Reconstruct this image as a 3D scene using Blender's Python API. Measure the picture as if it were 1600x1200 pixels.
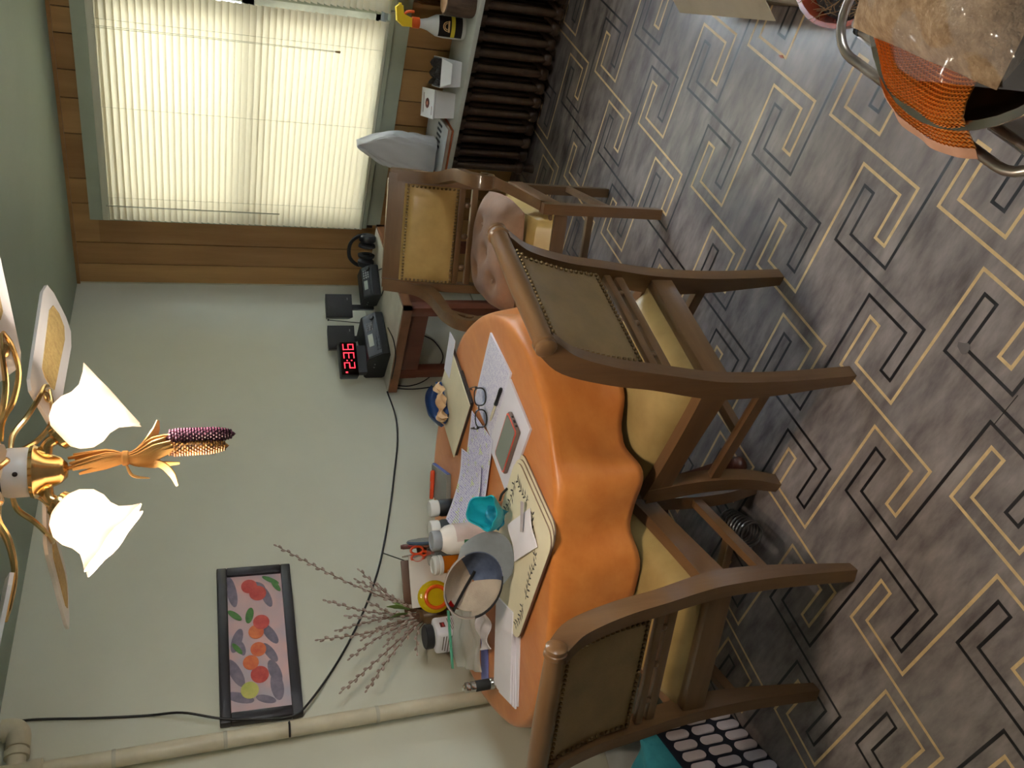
import bpy, bmesh, math, random
from mathutils import Vector, Matrix
random.seed(7)
PI = math.pi
for _o in list(bpy.data.objects): bpy.data.objects.remove(_o)
COL = bpy.context.scene.collection
SC = bpy.context.scene

# ------------------------------------------------------------------ camera (phone held sideways: picture is turned a quarter turn)
FPX, YAW, PITCH, ROLL, HCAM = 1349.26, math.radians(42.767), math.radians(21.386), math.radians(1.7275), 1.75
_fw = Vector((math.cos(YAW)*math.cos(PITCH), math.sin(YAW)*math.cos(PITCH), -math.sin(PITCH)))
_rt0 = Vector((math.sin(YAW), -math.cos(YAW), 0)); _dn0 = _fw.cross(_rt0)
_rt = math.cos(ROLL)*_rt0 + math.sin(ROLL)*_dn0
_dn = -math.sin(ROLL)*_rt0 + math.cos(ROLL)*_dn0
CAMPOS = Vector((0, 0, HCAM))
cd = bpy.data.cameras.new('camera'); cam = bpy.data.objects.new('camera', cd); COL.objects.link(cam)
cd.sensor_fit = 'HORIZONTAL'; cd.sensor_width = 36; cd.lens = FPX*36/1600; cd.clip_start = .02
cam.matrix_world = Matrix(((_dn.x, _rt.x, -_fw.x, 0), (_dn.y, _rt.y, -_fw.y, 0), (_dn.z, _rt.z, -_fw.z, HCAM), (0, 0, 0, 1)))
SC.camera = cam

def ray(x, y):
    return _rt*((1200-y-600)/FPX) + _dn*((x-800)/FPX) + _fw
def on_z(x, y, z): d = ray(x, y); return CAMPOS + d*((z-HCAM)/d.z)
def on_x(x, y, X): d = ray(x, y); return CAMPOS + d*(X/d.x)
def on_y(x, y, Y): d = ray(x, y); return CAMPOS + d*(Y/d.y)

# ------------------------------------------------------------------ world, daylight, added fill, exposure
w = bpy.data.worlds.new('world'); SC.world = w; w.use_nodes = True
w.node_tree.nodes['Background'].inputs[0].default_value = (.80, .90, 1, 1)
w.node_tree.nodes['Background'].inputs[1].default_value = 1.0
SC.view_settings.view_transform = 'Standard'; SC.view_settings.look = 'None'
SC.view_settings.exposure = 0.6; SC.view_settings.gamma = 1.0; SC.view_settings.use_curve_mapping = False
SC.cycles.use_denoising = True
SC.cycles.max_bounces = 8; SC.cycles.transmission_bounces = 6; SC.cycles.transparent_max_bounces = 12
SC.cycles.sample_clamp_indirect = 6

def area(name, loc, aim, sx, sy, power, color):
    l = bpy.data.lights.new(name, 'AREA'); l.shape = 'RECTANGLE'; l.size = sx; l.size_y = sy; l.energy = power; l.color = color
    o = bpy.data.objects.new(name, l); COL.objects.link(o); o.location = loc
    o.rotation_euler = (Vector(aim)-Vector(loc)).to_track_quat('-Z', 'Y').to_euler(); return o
area('daylight_behind_first_window', (5.5, 2.0, 1.55), (3.9, 2.0, 1.42), 2.2, 2.4, 50, (1, .975, .94))
area('daylight_behind_second_window', (5.0, .55, 1.75), (3.9, .75, 1.3), 1.6, 1.8, 310, (.82, .91, 1))
area('fill_light_behind_camera', (1.2, -2.7, 1.7), (1.2, -1.0, 1.0), 1.6, 1.3, 55, (1, .98, .95))  # added fill light, shining through an unseen window behind the camera

# ------------------------------------------------------------------ materials
def lin(c): return tuple(((v/255)/12.92 if v/255 <= .04045 else ((v/255+.055)/1.055)**2.4) for v in c)+(1,)
MATS = {}
class N:
    def __init__(s, m): s.t = m.node_tree; s.n = s.t.nodes; s.bsdf = s.n['Principled BSDF']
    def add(s, typ, **kw):
        o = s.n.new(typ)
        for k, v in kw.items():
            if k.startswith('_'): setattr(o, k[1:], v)
            else: o.inputs[k].default_value = v
        return o
    def link(s, a, b): s.t.links.new(a, b)
def mat(name, c, rough=.6, metal=0, var=.12, vscale=8, stretch=(1, 1, 1), bump=0, bscale=60, c2=None, spec=.5, trans=0, emit=None, estr=0, alpha=1, sheen=0, coat=0, ior=1.45, detail=4):
    if name in MATS: return MATS[name]
    m = bpy.data.materials.new(name); m.use_nodes = True; h = N(m); b = h.bsdf
    base = lin(c)
    b.inputs['Roughness'].default_value = rough; b.inputs['Metallic'].default_value = metal
    b.inputs['Specular IOR Level'].default_value = spec; b.inputs['IOR'].default_value = ior
    b.inputs['Transmission Weight'].default_value = trans; b.inputs['Alpha'].default_value = alpha
    b.inputs['Sheen Weight'].default_value = sheen; b.inputs['Coat Weight'].default_value = coat
    tc = h.add('ShaderNodeTexCoord'); mp = h.add('ShaderNodeMapping'); mp.inputs['Scale'].default_value = stretch
    h.link(tc.outputs['Object'], mp.inputs['Vector'])
    nz = h.add('ShaderNodeTexNoise', Scale=vscale, Detail=detail, Roughness=.6); h.link(mp.outputs['Vector'], nz.inputs['Vector'])
    rp = h.add('ShaderNodeValToRGB')
    lo = tuple(v*(1-var*2) for v in base[:3])+(1,) if c2 is None else lin(c2)
    hi = tuple(min(1, v*(1+var)) for v in base[:3])+(1,) if c2 is None else base
    rp.color_ramp.elements[0].position = .3; rp.color_ramp.elements[1].position = .7
    rp.color_ramp.elements[0].color = lo; rp.color_ramp.elements[1].color = hi
    h.link(nz.outputs['Fac'], rp.inputs['Fac']); h.link(rp.outputs['Color'], b.inputs['Base Color'])
    if bump:
        n2 = h.add('ShaderNodeTexNoise', Scale=bscale, Detail=3); h.link(mp.outputs['Vector'], n2.inputs['Vector'])
        bp = h.add('ShaderNodeBump', Strength=bump, Distance=.01); h.link(n2.outputs['Fac'], bp.inputs['Height']); h.link(bp.outputs['Normal'], b.inputs['Normal'])
    if emit: b.inputs['Emission Color'].default_value = lin(emit); b.inputs['Emission Strength'].default_value = estr
    MATS[name] = m; return m
def wood(name, c, c2, axis='Z', rough=.4, scale=14, coat=0):
    st = {'X': (.12, 1, 1), 'Y': (1, .12, 1), 'Z': (1, 1, .12)}[axis]
    return mat(name, c, rough, c2=c2, vscale=scale, stretch=st, bump=.05, bscale=90, detail=8, coat=coat)
def translucent(name, c, rough=.5, fac=.5, emit=0, ec=None):
    if name in MATS: return MATS[name]
    m = bpy.data.materials.new(name); m.use_nodes = True; h = N(m); b = h.bsdf
    nz = h.add('ShaderNodeTexNoise', Scale=6.); rp = h.add('ShaderNodeValToRGB')
    rp.color_ramp.elements[0].color = tuple(v*.9 for v in lin(c)[:3])+(1,); rp.color_ramp.elements[1].color = lin(c)
    h.link(nz.outputs['Fac'], rp.inputs['Fac']); h.link(rp.outputs['Color'], b.inputs['Base Color'])
    b.inputs['Roughness'].default_value = rough
    if emit: b.inputs['Emission Color'].default_value = lin(ec or c); b.inputs['Emission Strength'].default_value = emit
    tr = h.add('ShaderNodeBsdfTranslucent'); h.link(rp.outputs['Color'], tr.inputs['Color'])
    mx = h.add('ShaderNodeMixShader', Fac=fac); h.link(b.outputs[0], mx.inputs[1]); h.link(tr.outputs[0], mx.inputs[2])
    h.link(mx.outputs[0], h.n['Material Output'].inputs['Surface']); MATS[name] = m; return m
def text_mat(name, paper, ink, rows=90, hl=None):
    """paper carrying rows of small writing (flat print)"""
    if name in MATS: return MATS[name]
    m = bpy.data.materials.new(name); m.use_nodes = True; h = N(m); b = h.bsdf; b.inputs['Roughness'].default_value = .7
    tc = h.add('ShaderNodeTexCoord'); sp = h.add('ShaderNodeSeparateXYZ'); h.link(tc.outputs['UV'], sp.inputs[0])
    mu = h.add('ShaderNodeMath', _operation='MULTIPLY'); mu.inputs[1].default_value = rows; h.link(sp.outputs['Y'], mu.inputs[0])
    fr = h.add('ShaderNodeMath', _operation='FRACT'); h.link(mu.outputs[0], fr.inputs[0])
    gt = h.add('ShaderNodeMath', _operation='GREATER_THAN'); gt.inputs[1].default_value = .5; h.link(fr.outputs[0], gt.inputs[0])
    mp = h.add('ShaderNodeMapping'); mp.inputs['Scale'].default_value = (40, rows*.5, 1); h.link(tc.outputs['UV'], mp.inputs['Vector'])
    nz = h.add('ShaderNodeTexNoise', Scale=1., Detail=3.); h.link(mp.outputs['Vector'], nz.inputs['Vector'])
    g2 = h.add('ShaderNodeMath', _operation='GREATER_THAN'); g2.inputs[1].default_value = .5; h.link(nz.outputs['Fac'], g2.inputs[0])
    pr = h.add('ShaderNodeMath', _operation='MULTIPLY'); h.link(gt.outputs[0], pr.inputs[0]); h.link(g2.outputs[0], pr.inputs[1])
    # margin
    mx0 = h.add('ShaderNodeMath', _operation='SUBTRACT'); mx0.inputs[1].default_value = .5; h.link(sp.outputs['X'], mx0.inputs[0])
    ab = h.add('ShaderNodeMath', _operation='ABSOLUTE'); h.link(mx0.outputs[0], ab.inputs[0])
    lt = h.add('ShaderNodeMath', _operation='LESS_THAN'); lt.inputs[1].default_value = .44; h.link(ab.outputs[0], lt.inputs[0])
    p2 = h.add('ShaderNodeMath', _operation='MULTIPLY'); h.link(pr.outputs[0], p2.inputs[0]); h.link(lt.outputs[0], p2.inputs[1])
    p3 = h.add('ShaderNodeMath', _operation='MULTIPLY'); p3.inputs[1].default_value = .9; h.link(p2.outputs[0], p3.inputs[0])
    src = None
    mix = h.add('ShaderNodeMix', _data_type='RGBA'); mix.inputs[6].default_value = lin(paper); mix.inputs[7].default_value = lin(ink)
    h.link(p3.outputs[0], mix.inputs[0])
    if hl:
        n3 = h.add('ShaderNodeTexNoise', Scale=5.); h.link(tc.outputs['UV'], n3.inputs['Vector'])
        g3 = h.add('ShaderNodeMath', _operation='GREATER_THAN'); g3.inputs[1].default_value = .58; h.link(n3.outputs['Fac'], g3.inputs[0])
        g4 = h.add('ShaderNodeMath', _operation='MULTIPLY'); h.link(g3.outputs[0], g4.inputs[0]); h.link(gt.outputs[0], g4.inputs[1])
        m2 = h.add('ShaderNodeMix', _data_type='RGBA'); m2.inputs[6].default_value = lin(paper); m2.inputs[7].default_value = lin(hl)
        h.link(g4.outputs[0], m2.inputs[0]); h.link(m2.outputs[2], mix.inputs[6])
    h.link(mix.outputs[2], b.inputs['Base Color']); MATS[name] = m; return m

# ------------------------------------------------------------------ mesh helpers
def catmull(pts, n=6, closed=False):
    P = [Vector(p) for p in pts]; out = []; L = len(P)
    rng = range(L) if closed else range(L-1)
    for i in rng:
        p0 = P[(i-1) % L] if closed or i > 0 else P[0]*2-P[1]
        p1 = P[i]; p2 = P[(i+1) % L]
        p3 = P[(i+2) % L] if closed or i+2 < L else P[-1]*2-P[-2]
        for k in range(n):
            t = k/n
            out.append(.5*((2*p1)+(p2-p0)*t+(2*p0-5*p1+4*p2-p3)*t*t+(3*p1-p0-3*p2+p3)*t**3))
    if not closed: out.append(P[-1].copy())
    return out
class MB:
    def __init__(s): s.bm = bmesh.new()
    def _tr(s, vs, M):
        if M is not None: bmesh.ops.transform(s.bm, matrix=M, verts=vs)
        return s
    def box(s, c, d, M=None, bev=0, seg=2):
        r = bmesh.ops.create_cube(s.bm, size=1); vs = r['verts']
        bmesh.ops.transform(s.bm, matrix=Matrix.Translation(c) @ Matrix.Diagonal((d[0], d[1], d[2], 1)), verts=vs)
        if bev:
            es = {e for v in vs for e in v.link_edges}
            r2 = bmesh.ops.bevel(s.bm, geom=list(es), offset=bev, segments=seg, affect='EDGES', profile=.5)
            vs = list({v for f in r2['faces'] for v in f.verts} | {v for v in vs if v.is_valid})
        return s._tr(vs, M)
    def bb(s, a, b, M=None, bev=0):
        return s.box([(a[i]+b[i])/2 for i in range(3)], [abs(b[i]-a[i]) for i in range(3)], M, bev)
    def poly(s, pts, z0, z1, M=None):
        n = len(pts); a = [s.bm.verts.new((p[0], p[1], z0)) for p in pts]; b = [s.bm.verts.new((p[0], p[1], z1)) for p in pts]
        s.bm.faces.new(a[::-1]); s.bm.faces.new(b)
        for i in range(n): s.bm.faces.new((a[i], a[(i+1) % n], b[(i+1) % n], b[i]))
        return s._tr(a+b, M)
    def lathe(s, prof, n=20, M=None, a0=0, wob=None):
        rings = []; allv = []
        for r, z in prof:
            if r < 1e-6: ring = [s.bm.verts.new((0, 0, z))]
            else: ring = [s.bm.verts.new((r*(1 if wob is None else wob(i/n, z))*math.cos(a0+2*PI*i/n), r*(1 if wob is None else wob(i/n, z))*math.sin(a0+2*PI*i/n), z)) for i in range(n)]
            rings.append(ring); allv += ring
        for A, B in zip(rings, rings[1:]):
            for i in range(n):
                j = (i+1) % n
                if len(A) == 1 and len(B) == 1: continue
                if len(A) == 1: s.bm.faces.new((A[0], B[j], B[i]))
                elif len(B) == 1: s.bm.faces.new((A[i], A[j], B[0]))
                else: s.bm.faces.new((A[i], A[j], B[j], B[i]))
        return s._tr(allv, M)
    def tube(s, pts, r, n=8, sm=0, M=None, flat=1):
        P = catmull(pts, sm) if sm else [Vector(p) for p in pts]
        m = len(P)
        if isinstance(r, (list, tuple)):
            R = [r[min(len(r)-1, int(i/(m-1)*(len(r)-1)))]*(1-((i/(m-1)*(len(r)-1)) % 1))+r[min(len(r)-1, int(i/(m-1)*(len(r)-1))+1)]*((i/(m-1)*(len(r)-1)) % 1) for i in range(m)]
        else: R = [r]*m
        rings = []; allv = []; up = None
        for i, p in enumerate(P):
            t = (P[min(i+1, m-1)]-P[max(i-1, 0)])
            if t.length < 1e-9: t = Vector((0, 0, 1))
            t.normalize()
            if up is None: up = Vector((0, 0, 1)) if abs(t.z) < .9 else Vector((1, 0, 0))
            a = (up-t*up.dot(t))
            if a.length < 1e-6: a = t.orthogonal()
            a.normalize(); b = t.cross(a); up = a
            ring = [s.bm.verts.new(p+(a*math.cos(2*PI*k/n)*flat+b*math.sin(2*PI*k/n))*R[i]) for k in range(n)]
            rings.append(ring); allv += ring
        for A, B in zip(rings, rings[1:]):
            for k in range(n): s.bm.faces.new((A[k], A[(k+1) % n], B[(k+1) % n], B[k]))
        s.bm.faces.new(rings[0][::-1]); s.bm.faces.new(rings[-1])
        return s._tr(allv, M)
    def ball(s, c, r, M=None, u=12, v=8):
        res = bmesh.ops.create_uvsphere(s.bm, u_segments=u, v_segments=v, radius=1); vs = res['verts']
        r = (r, r, r) if not isinstance(r, (tuple, list)) else r
        bmesh.ops.transform(s.bm, matrix=Matrix.Translation(c) @ Matrix.Diagonal((r[0], r[1], r[2], 1)), verts=vs)
        return s._tr(vs, M)
    def ribbon(s, pts, x0, x1, n=5, M=None):
        """(y, z, width) path swept flat between x0 and x1"""
        P = catmull(pts, n); L = []; R = []
        for i, p in enumerate(P):
            q = P[min(i+1, len(P)-1)]-P[max(i-1, 0)]; d = Vector((q.x, q.y)).normalized(); nn = Vector((-d.y, d.x))*p.z/2
            L.append((p.x+nn.x, p.y+nn.y)); R.append((p.x-nn.x, p.y-nn.y))
        cols = []
        for x in (x0, x1): cols.append(([s.bm.verts.new((x, a, b)) for a, b in L], [s.bm.verts.new((x, a, b)) for a, b in R]))
        (l0, r0), (l1, r1) = cols; m = len(P)
        for i in range(m-1):
            s.bm.faces.new((l0[i], l0[i+1], r0[i+1], r0[i])); s.bm.faces.new((l1[i], r1[i], r1[i+1], l1[i+1]))
            s.bm.faces.new((l0[i], l1[i], l1[i+1], l0[i+1])); s.bm.faces.new((r0[i], r0[i+1], r1[i+1], r1[i]))
        s.bm.faces.new((l0[0], r0[0], r1[0], l1[0])); s.bm.faces.new((l0[-1], l1[-1], r1[-1], r0[-1]))
        return s._tr(l0+r0+l1+r1, M)
    def slab(s, front, back, nu, nv, M=None):
        F = [[s.bm.verts.new(front(i/nu, j/nv)) for j in range(nv+1)] for i in range(nu+1)]
        K = [[s.bm.verts.new(back(i/nu, j/nv)) for j in range(nv+1)] for i in range(nu+1)]
        for i in range(nu):
            for j in range(nv):
                s.bm.faces.new((F[i][j], F[i+1][j], F[i+1][j+1], F[i][j+1])); s.bm.faces.new((K[i][j], K[i][j+1], K[i+1][j+1], K[i+1][j]))
        for i in range(nu):
            s.bm.faces.new((F[i][0], K[i][0], K[i+1][0], F[i+1][0])); s.bm.faces.new((F[i][nv], F[i+1][nv], K[i+1][nv], K[i][nv]))
        for j in range(nv):
            s.bm.faces.new((F[0][j], F[0][j+1], K[0][j+1], K[0][j])); s.bm.faces.new((F[nu][j], K[nu][j], K[nu][j+1], F[nu][j+1]))
        return s._tr([v for r in F+K for v in r], M)
    def map(s, fn):
        for v in s.bm.verts: v.co = fn(v.co)
        return s
    def obj(s, name, m, parent=None, smooth=True, kind=None, label=None, uvxy=None, angle=40):
        bmesh.ops.recalc_face_normals(s.bm, faces=s.bm.faces)
        me = bpy.data.meshes.new(name)
        if uvxy:
            uv = s.bm.loops.layers.uv.new('uv'); x0, y0, x1, y1 = uvxy
            for f in s.bm.faces:
                for l in f.loops: l[uv].uv = ((l.vert.co.x-x0)/(x1-x0), (l.vert.co.y-y0)/(y1-y0))
        s.bm.to_mesh(me); s.bm.free()
        if smooth:
            me.polygons.foreach_set('use_smooth', [True]*len(me.polygons)); me.set_sharp_from_angle(angle=math.radians(angle))
        me.materials.append(m)
        o = bpy.data.objects.new(name, me); COL.objects.link(o)
        if parent is not None: o.parent = parent
        if kind: o['kind'] = kind
        if label: o['label'] = label
        return o
def tag(o, label, cat, group=None):
    o['label'] = label; o['category'] = cat
    if group: o['group'] = group
    return o
def thing(name, label, cat, loc=(0, 0, 0), rz=0, group=None):
    o = bpy.data.objects.new(name, None); COL.objects.link(o); o.empty_display_size = .05
    o.location = loc; o.rotation_euler = (0, 0, rz); return tag(o, label, cat, group)
def share(o, name, parent, loc, rot=(0, 0, 0), scale=(1, 1, 1)):
    c = o.copy(); c.name = name; COL.objects.link(c); c.parent = parent; c.location = loc; c.rotation_euler = rot; c.scale = scale; return c
def RZ(a): return Matrix.Rotation(a, 4, 'Z')
def RX(a): return Matrix.Rotation(a, 4, 'X')
def RY(a): return Matrix.Rotation(a, 4, 'Y')
def TR(*p): return Matrix.Translation(p)
def along(d, loc=(0, 0, 0)):
    """local +Z turned to direction d"""
    return Matrix.Translation(loc) @ Vector(d).to_track_quat('Z', 'Y').to_matrix().to_4x4()

# ================================================================== ROOM
XW, YW = 4.0, 2.902          # window wall, painted wall
XL, YB = -1.7, -2.0          # walls behind the camera
def ceil_z(x): return 2.193 + .0445*(XW-x)
WALLMAT = mat('painted_plaster', (206, 206, 190), .55, var=.02, vscale=3, bump=.02, bscale=25)
CEILMAT = mat('ceiling_paint', (152, 166, 154), .6, var=.04, vscale=2)
LINO = mat('grey_marbled_linoleum', (150, 139, 134), .25, c2=(92, 84, 83), vscale=17, stretch=(1, .3, 1), bump=.04, bscale=40, detail=10)
def struct(o): o['kind'] = 'structure'; return o
floor = struct(MB().bb((XL, YB, -.05), (XW+.1, YW+.1, 0)).obj('floor', LINO, smooth=False))
# inlaid key pattern: one path repeated on a lattice, black, and again in buff half a step over
UX, UY, OX, OY = .489/12, .5125/12, 1.2695, 1.032
PATH = [((5, -11), (5, -1)), ((5, -1), (9, -1)), ((9, -1), (9, -4)), ((9, -4), (10, -4)), ((10, -4), (10, 0)), ((10, 0), (0, 0)), ((0, 0), (0, 4)), ((0, 4), (1, 4)), ((1, 4), (1, 1)), ((1, 1), (5, 1))]
def inlay(name, m, du, dv):
    b = MB(); hw = .0044
    for cx in range(-7, 7):
        for cy in range(-7, 5):
            for (a, c), (d, e) in PATH:
                x0, x1 = sorted((OX+(12*cx+a+du)*UX, OX+(12*cx+d+du)*UX)); y0, y1 = sorted((OY+(12*cy+c+dv)*UY, OY+(12*cy+e+dv)*UY))
                ex, ey = (hw, hw) if c == e else (hw, -hw)   # corners belong to the crosswise runs
                x0 = max(x0-ex, XL); x1 = min(x1+ex, XW); y0 = max(y0-ey, YB); y1 = min(y1+ey, YW)
                if x1-x0 < .002 or y1-y0 < .002: continue
                vs = [b.bm.verts.new(p) for p in ((x0, y0, .0004), (x1, y0, .0004), (x1, y1, .0004), (x0, y1, .0004))]; b.bm.faces.new(vs)
    return b.obj(name, m, floor, False, kind='stuff')
inlay('black_inlay_lines', mat('black_inlay', (22, 21, 25), .45, var=.2, vscale=30), 0, 0)
inlay('buff_inlay_lines', mat('buff_inlay', (216, 184, 132), .42, c2=(186, 156, 112), vscale=30), -6, 6)
# torn spot and seam in the sheet
b = MB(); c = on_z(1508, 545, .0008)
b.poly([(c.x+.016*math.cos(a)*(1.6 if a < 1 else .7), c.y+.016*math.sin(a)) for a in [k*PI/5 for k in range(10)]], .0002, .0009)
b.obj('worn_patch', mat('worn_backing', (95, 88, 84), .8), floor, False)
a0, a1 = on_z(1590, 618, 0), on_z(1552, 664, 0)
MB().bb((min(a0.x, a1.x)-.0012, a0.y-.001, 0), (max(a0.x, a1.x), a1.y+.001, .0007)).obj('seam', mat('seam_dark', (40, 36, 34), .9), floor, False)

b = MB(); v = [b.bm.verts.new(p) for p in ((XL, YB, ceil_z(XL)), (XW+.1, YB, ceil_z(XW+.1)), (XW+.1, YW+.1, ceil_z(XW+.1)), (XL, YW+.1, ceil_z(XL)))]
b.bm.faces.new(v); top = [b.bm.verts.new((q.co.x, q.co.y, q.co.z+.1)) for q in v]; b.bm.faces.new(top)
for i in range(4): b.bm.faces.new((v[i], v[(i+1) % 4], top[(i+1) % 4], top[i]))
struct(b.obj('ceiling', CEILMAT, smooth=False))
struct(MB().poly([(XL, 0), (XW+.1, 0), (XW+.1, ceil_z(XW+.1)+.05), (XL, ceil_z(XL)+.05)], 0, .1, Matrix(((1, 0, 0, 0), (0, 0, 1, YW), (0, 1, 0, 0), (0, 0, 0, 1)))).obj('wall_back', WALLMAT, smooth=False))
struct(MB().bb((XL-.1, YB, 0), (XL, YW, 2.5)).obj('wall_left', WALLMAT, smooth=False))
b = MB(); W3 = (.5, 1.9, .7, 2.0)
b.bb((XL, YB-.1, 0), (W3[0], YB, 2.5)); b.bb((W3[1], YB-.1, 0), (XW+.1, YB, 2.5)); b.bb((W3[0], YB-.1, 0), (W3[1], YB, W3[2])); b.bb((W3[0], YB-.1, W3[3]), (W3[1], YB, 2.5))
struct(b.obj('wall_front', WALLMAT, smooth=False))
struct(MB().bb((XL, YW-.012, 0), (XW-.02, YW, .10)).obj('baseboard_back', mat('cream_trim', (196, 198, 180), .5, var=.04), smooth=False))

# window wall: base with two openings, planks in front
OP = [(1.365, 2.46, .80, 2.03), (.26, 1.31, .80, 2.03)]
b = MB(); ZT = 2.25
b.bb((XW+.008, 2.46, 0), (XW+.1, YW, ZT)); b.bb((XW+.008, 1.31, 0), (XW+.1, 1.365, ZT)); b.bb((XW+.008, YB, 0), (XW+.1, .26, ZT))
for y0, y1, z0, z1 in OP: b.bb((XW+.008, y0, 0), (XW+.1, y1, z0)); b.bb((XW+.008, y0, z1), (XW+.1, y1, ZT))
wallr = struct(b.obj('wall_right', mat('dark_backing', (40, 26, 16), .8), smooth=False))
PLANK = [wood('panel_wood_%d' % k, c, c2, 'Z', .42, 9) for k, (c, c2) in enumerate((((182, 140, 88), (150, 110, 64)), ((172, 130, 80), (140, 100, 58)), ((190, 148, 94), (156, 116, 70))))]
YS = [2.902, 2.783, 2.656, 2.436, 2.303, 2.076, 1.906, 1.778, 1.62, 1.51, 1.30, 1.17, .95, .83, .60, .43, .30, .18, -.04, -.17, -.39, -.56, -.69, -.84, -.95, -1.17, -1.30, -1.52, -1.70, -2.0]
k = 0
for ya, yb in zip(YS, YS[1:]):
    if ya > 2.657 or yb < .18: spans = [(0, 2.2)]
    elif ya > 2.6:
        MB().bb((XW, 2.517, .72), (XW+.008, ya-.0025, 2.07)).obj('plank', PLANK[1], wallr, False); spans = [(0, .72), (2.07, 2.2)]
    else: spans = [(0, .72), (2.07, 2.2)]
    for z0, z1 in spans:
        k += 1
        MB().bb((XW, yb+.0025, z0), (XW+.008, ya-.0025, z1)).obj('plank', PLANK[(k*5) % 3], wallr, False)
MB().bb((XW-.012, YB, 2.178), (XW+.002, YW, 2.196)).obj('cove_strip', PLANK[1], wallr, False)
MB().bb((XW-.004, YW-.006, 0), (XW+.002, YW, 2.2)).obj('corner_bead', mat('pale_bead', (188, 184, 160), .5), wallr, False)

SAGE = mat('sage_painted_trim', (172, 178, 158), .45, var=.04)
GLASS = mat('window_glass', (235, 245, 250), .02, trans=1, var=0, ior=1.02)
for i, (y0, y1, z0, z1) in enumerate(OP):
    b = MB(); X0, X1 = XW-.018, XW+.1
    yr = y1+(.055 if i == 0 else .028); b.bb((X0, y0-.02, z1), (XW+.008, yr, z1+.075)); b.bb((X0, y1, z0), (XW+.008, yr, z1)); b.bb((X0, y0-.02, z0), (XW+.008, y0, z1))
    b.bb((XW, y0, z0), (X1, y0+.012, z1)); b.bb((XW, y1-.012, z0), (X1, y1, z1)); b.bb((XW, y0, z1-.012), (X1, y1, z1))
    win = struct(b.obj('window_%d' % (i+1), SAGE, smooth=False))
    MB().bb((XW-.055, y0-.025, z0-.035), (XW+.1, y1+.026, z0-.01), bev=.004).obj('window_sill', SAGE, win, False)
    MB().bb((XW-.016, y0-.02, z0-.115), (XW+.004, y1+.026, z0-.035)).obj('window_apron', SAGE, win, False)
    zm = 1.40
    for nm, za, zb, xx in (('upper_sash', zm-.02, z1-.012, XW+.06), ('lower_sash', z0-.01, zm+.02, XW+.03)):
        b = MB(); ya, yb = y0+.012, y1-.012
        b.bb((xx, ya, za), (xx+.03, ya+.045, zb)); b.bb((xx, yb-.045, za), (xx+.03, yb, zb)); b.bb((xx, ya, za), (xx+.03, yb, za+.045)); b.bb((xx, ya, zb-.045), (xx+.03, yb, zb))
        s = b.obj(nm, mat('white_sash', (220, 222, 214), .4), win, False)
        MB().bb((xx+.012, ya+.045, za+.045), (xx+.016, yb-.045, zb-.045)).obj('pane', GLASS, s, False)
    # clear film taped along the sill
    b = MB(); rr = random.Random(i)
    b.slab(lambda u, v: (XW-.045+.012*v+.006*math.sin(u*31+v*5), y0-.04+u*(y1-y0+.08), z0-.006+v*.03+.004*math.sin(u*47)), lambda u, v: (XW-.043+.012*v+.006*math.sin(u*31+v*5), y0-.04+u*(y1-y0+.08), z0-.0065+v*.03+.004*math.sin(u*47)), 60, 3)
    b.obj('plastic_film', mat('clear_film', (230, 240, 245), .12, trans=.7, var=0, spec=.8), win)
# unseen window, added in the wall behind the camera to let fill light in
b = MB(); b.bb((W3[0], YB-.08, W3[2]), (W3[0]+.06, YB+.015, W3[3])); b.bb((W3[1]-.06, YB-.08, W3[2]), (W3[1], YB+.015, W3[3])); b.bb((W3[0], YB-.08, W3[2]), (W3[1], YB+.03, W3[2]+.06)); b.bb((W3[0], YB-.08, W3[3]-.06), (W3[1], YB+.015, W3[3])); b.bb((1.18, YB-.06, W3[2]), (1.22, YB-.02, W3[3]))
w3 = struct(b.obj('window_3', SAGE, smooth=False)); MB().bb((W3[0]+.06, YB-.05, W3[2]+.06), (W3[1]-.06, YB-.046, W3[3]-.06)).obj('pane', GLASS, w3, False)

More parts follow.
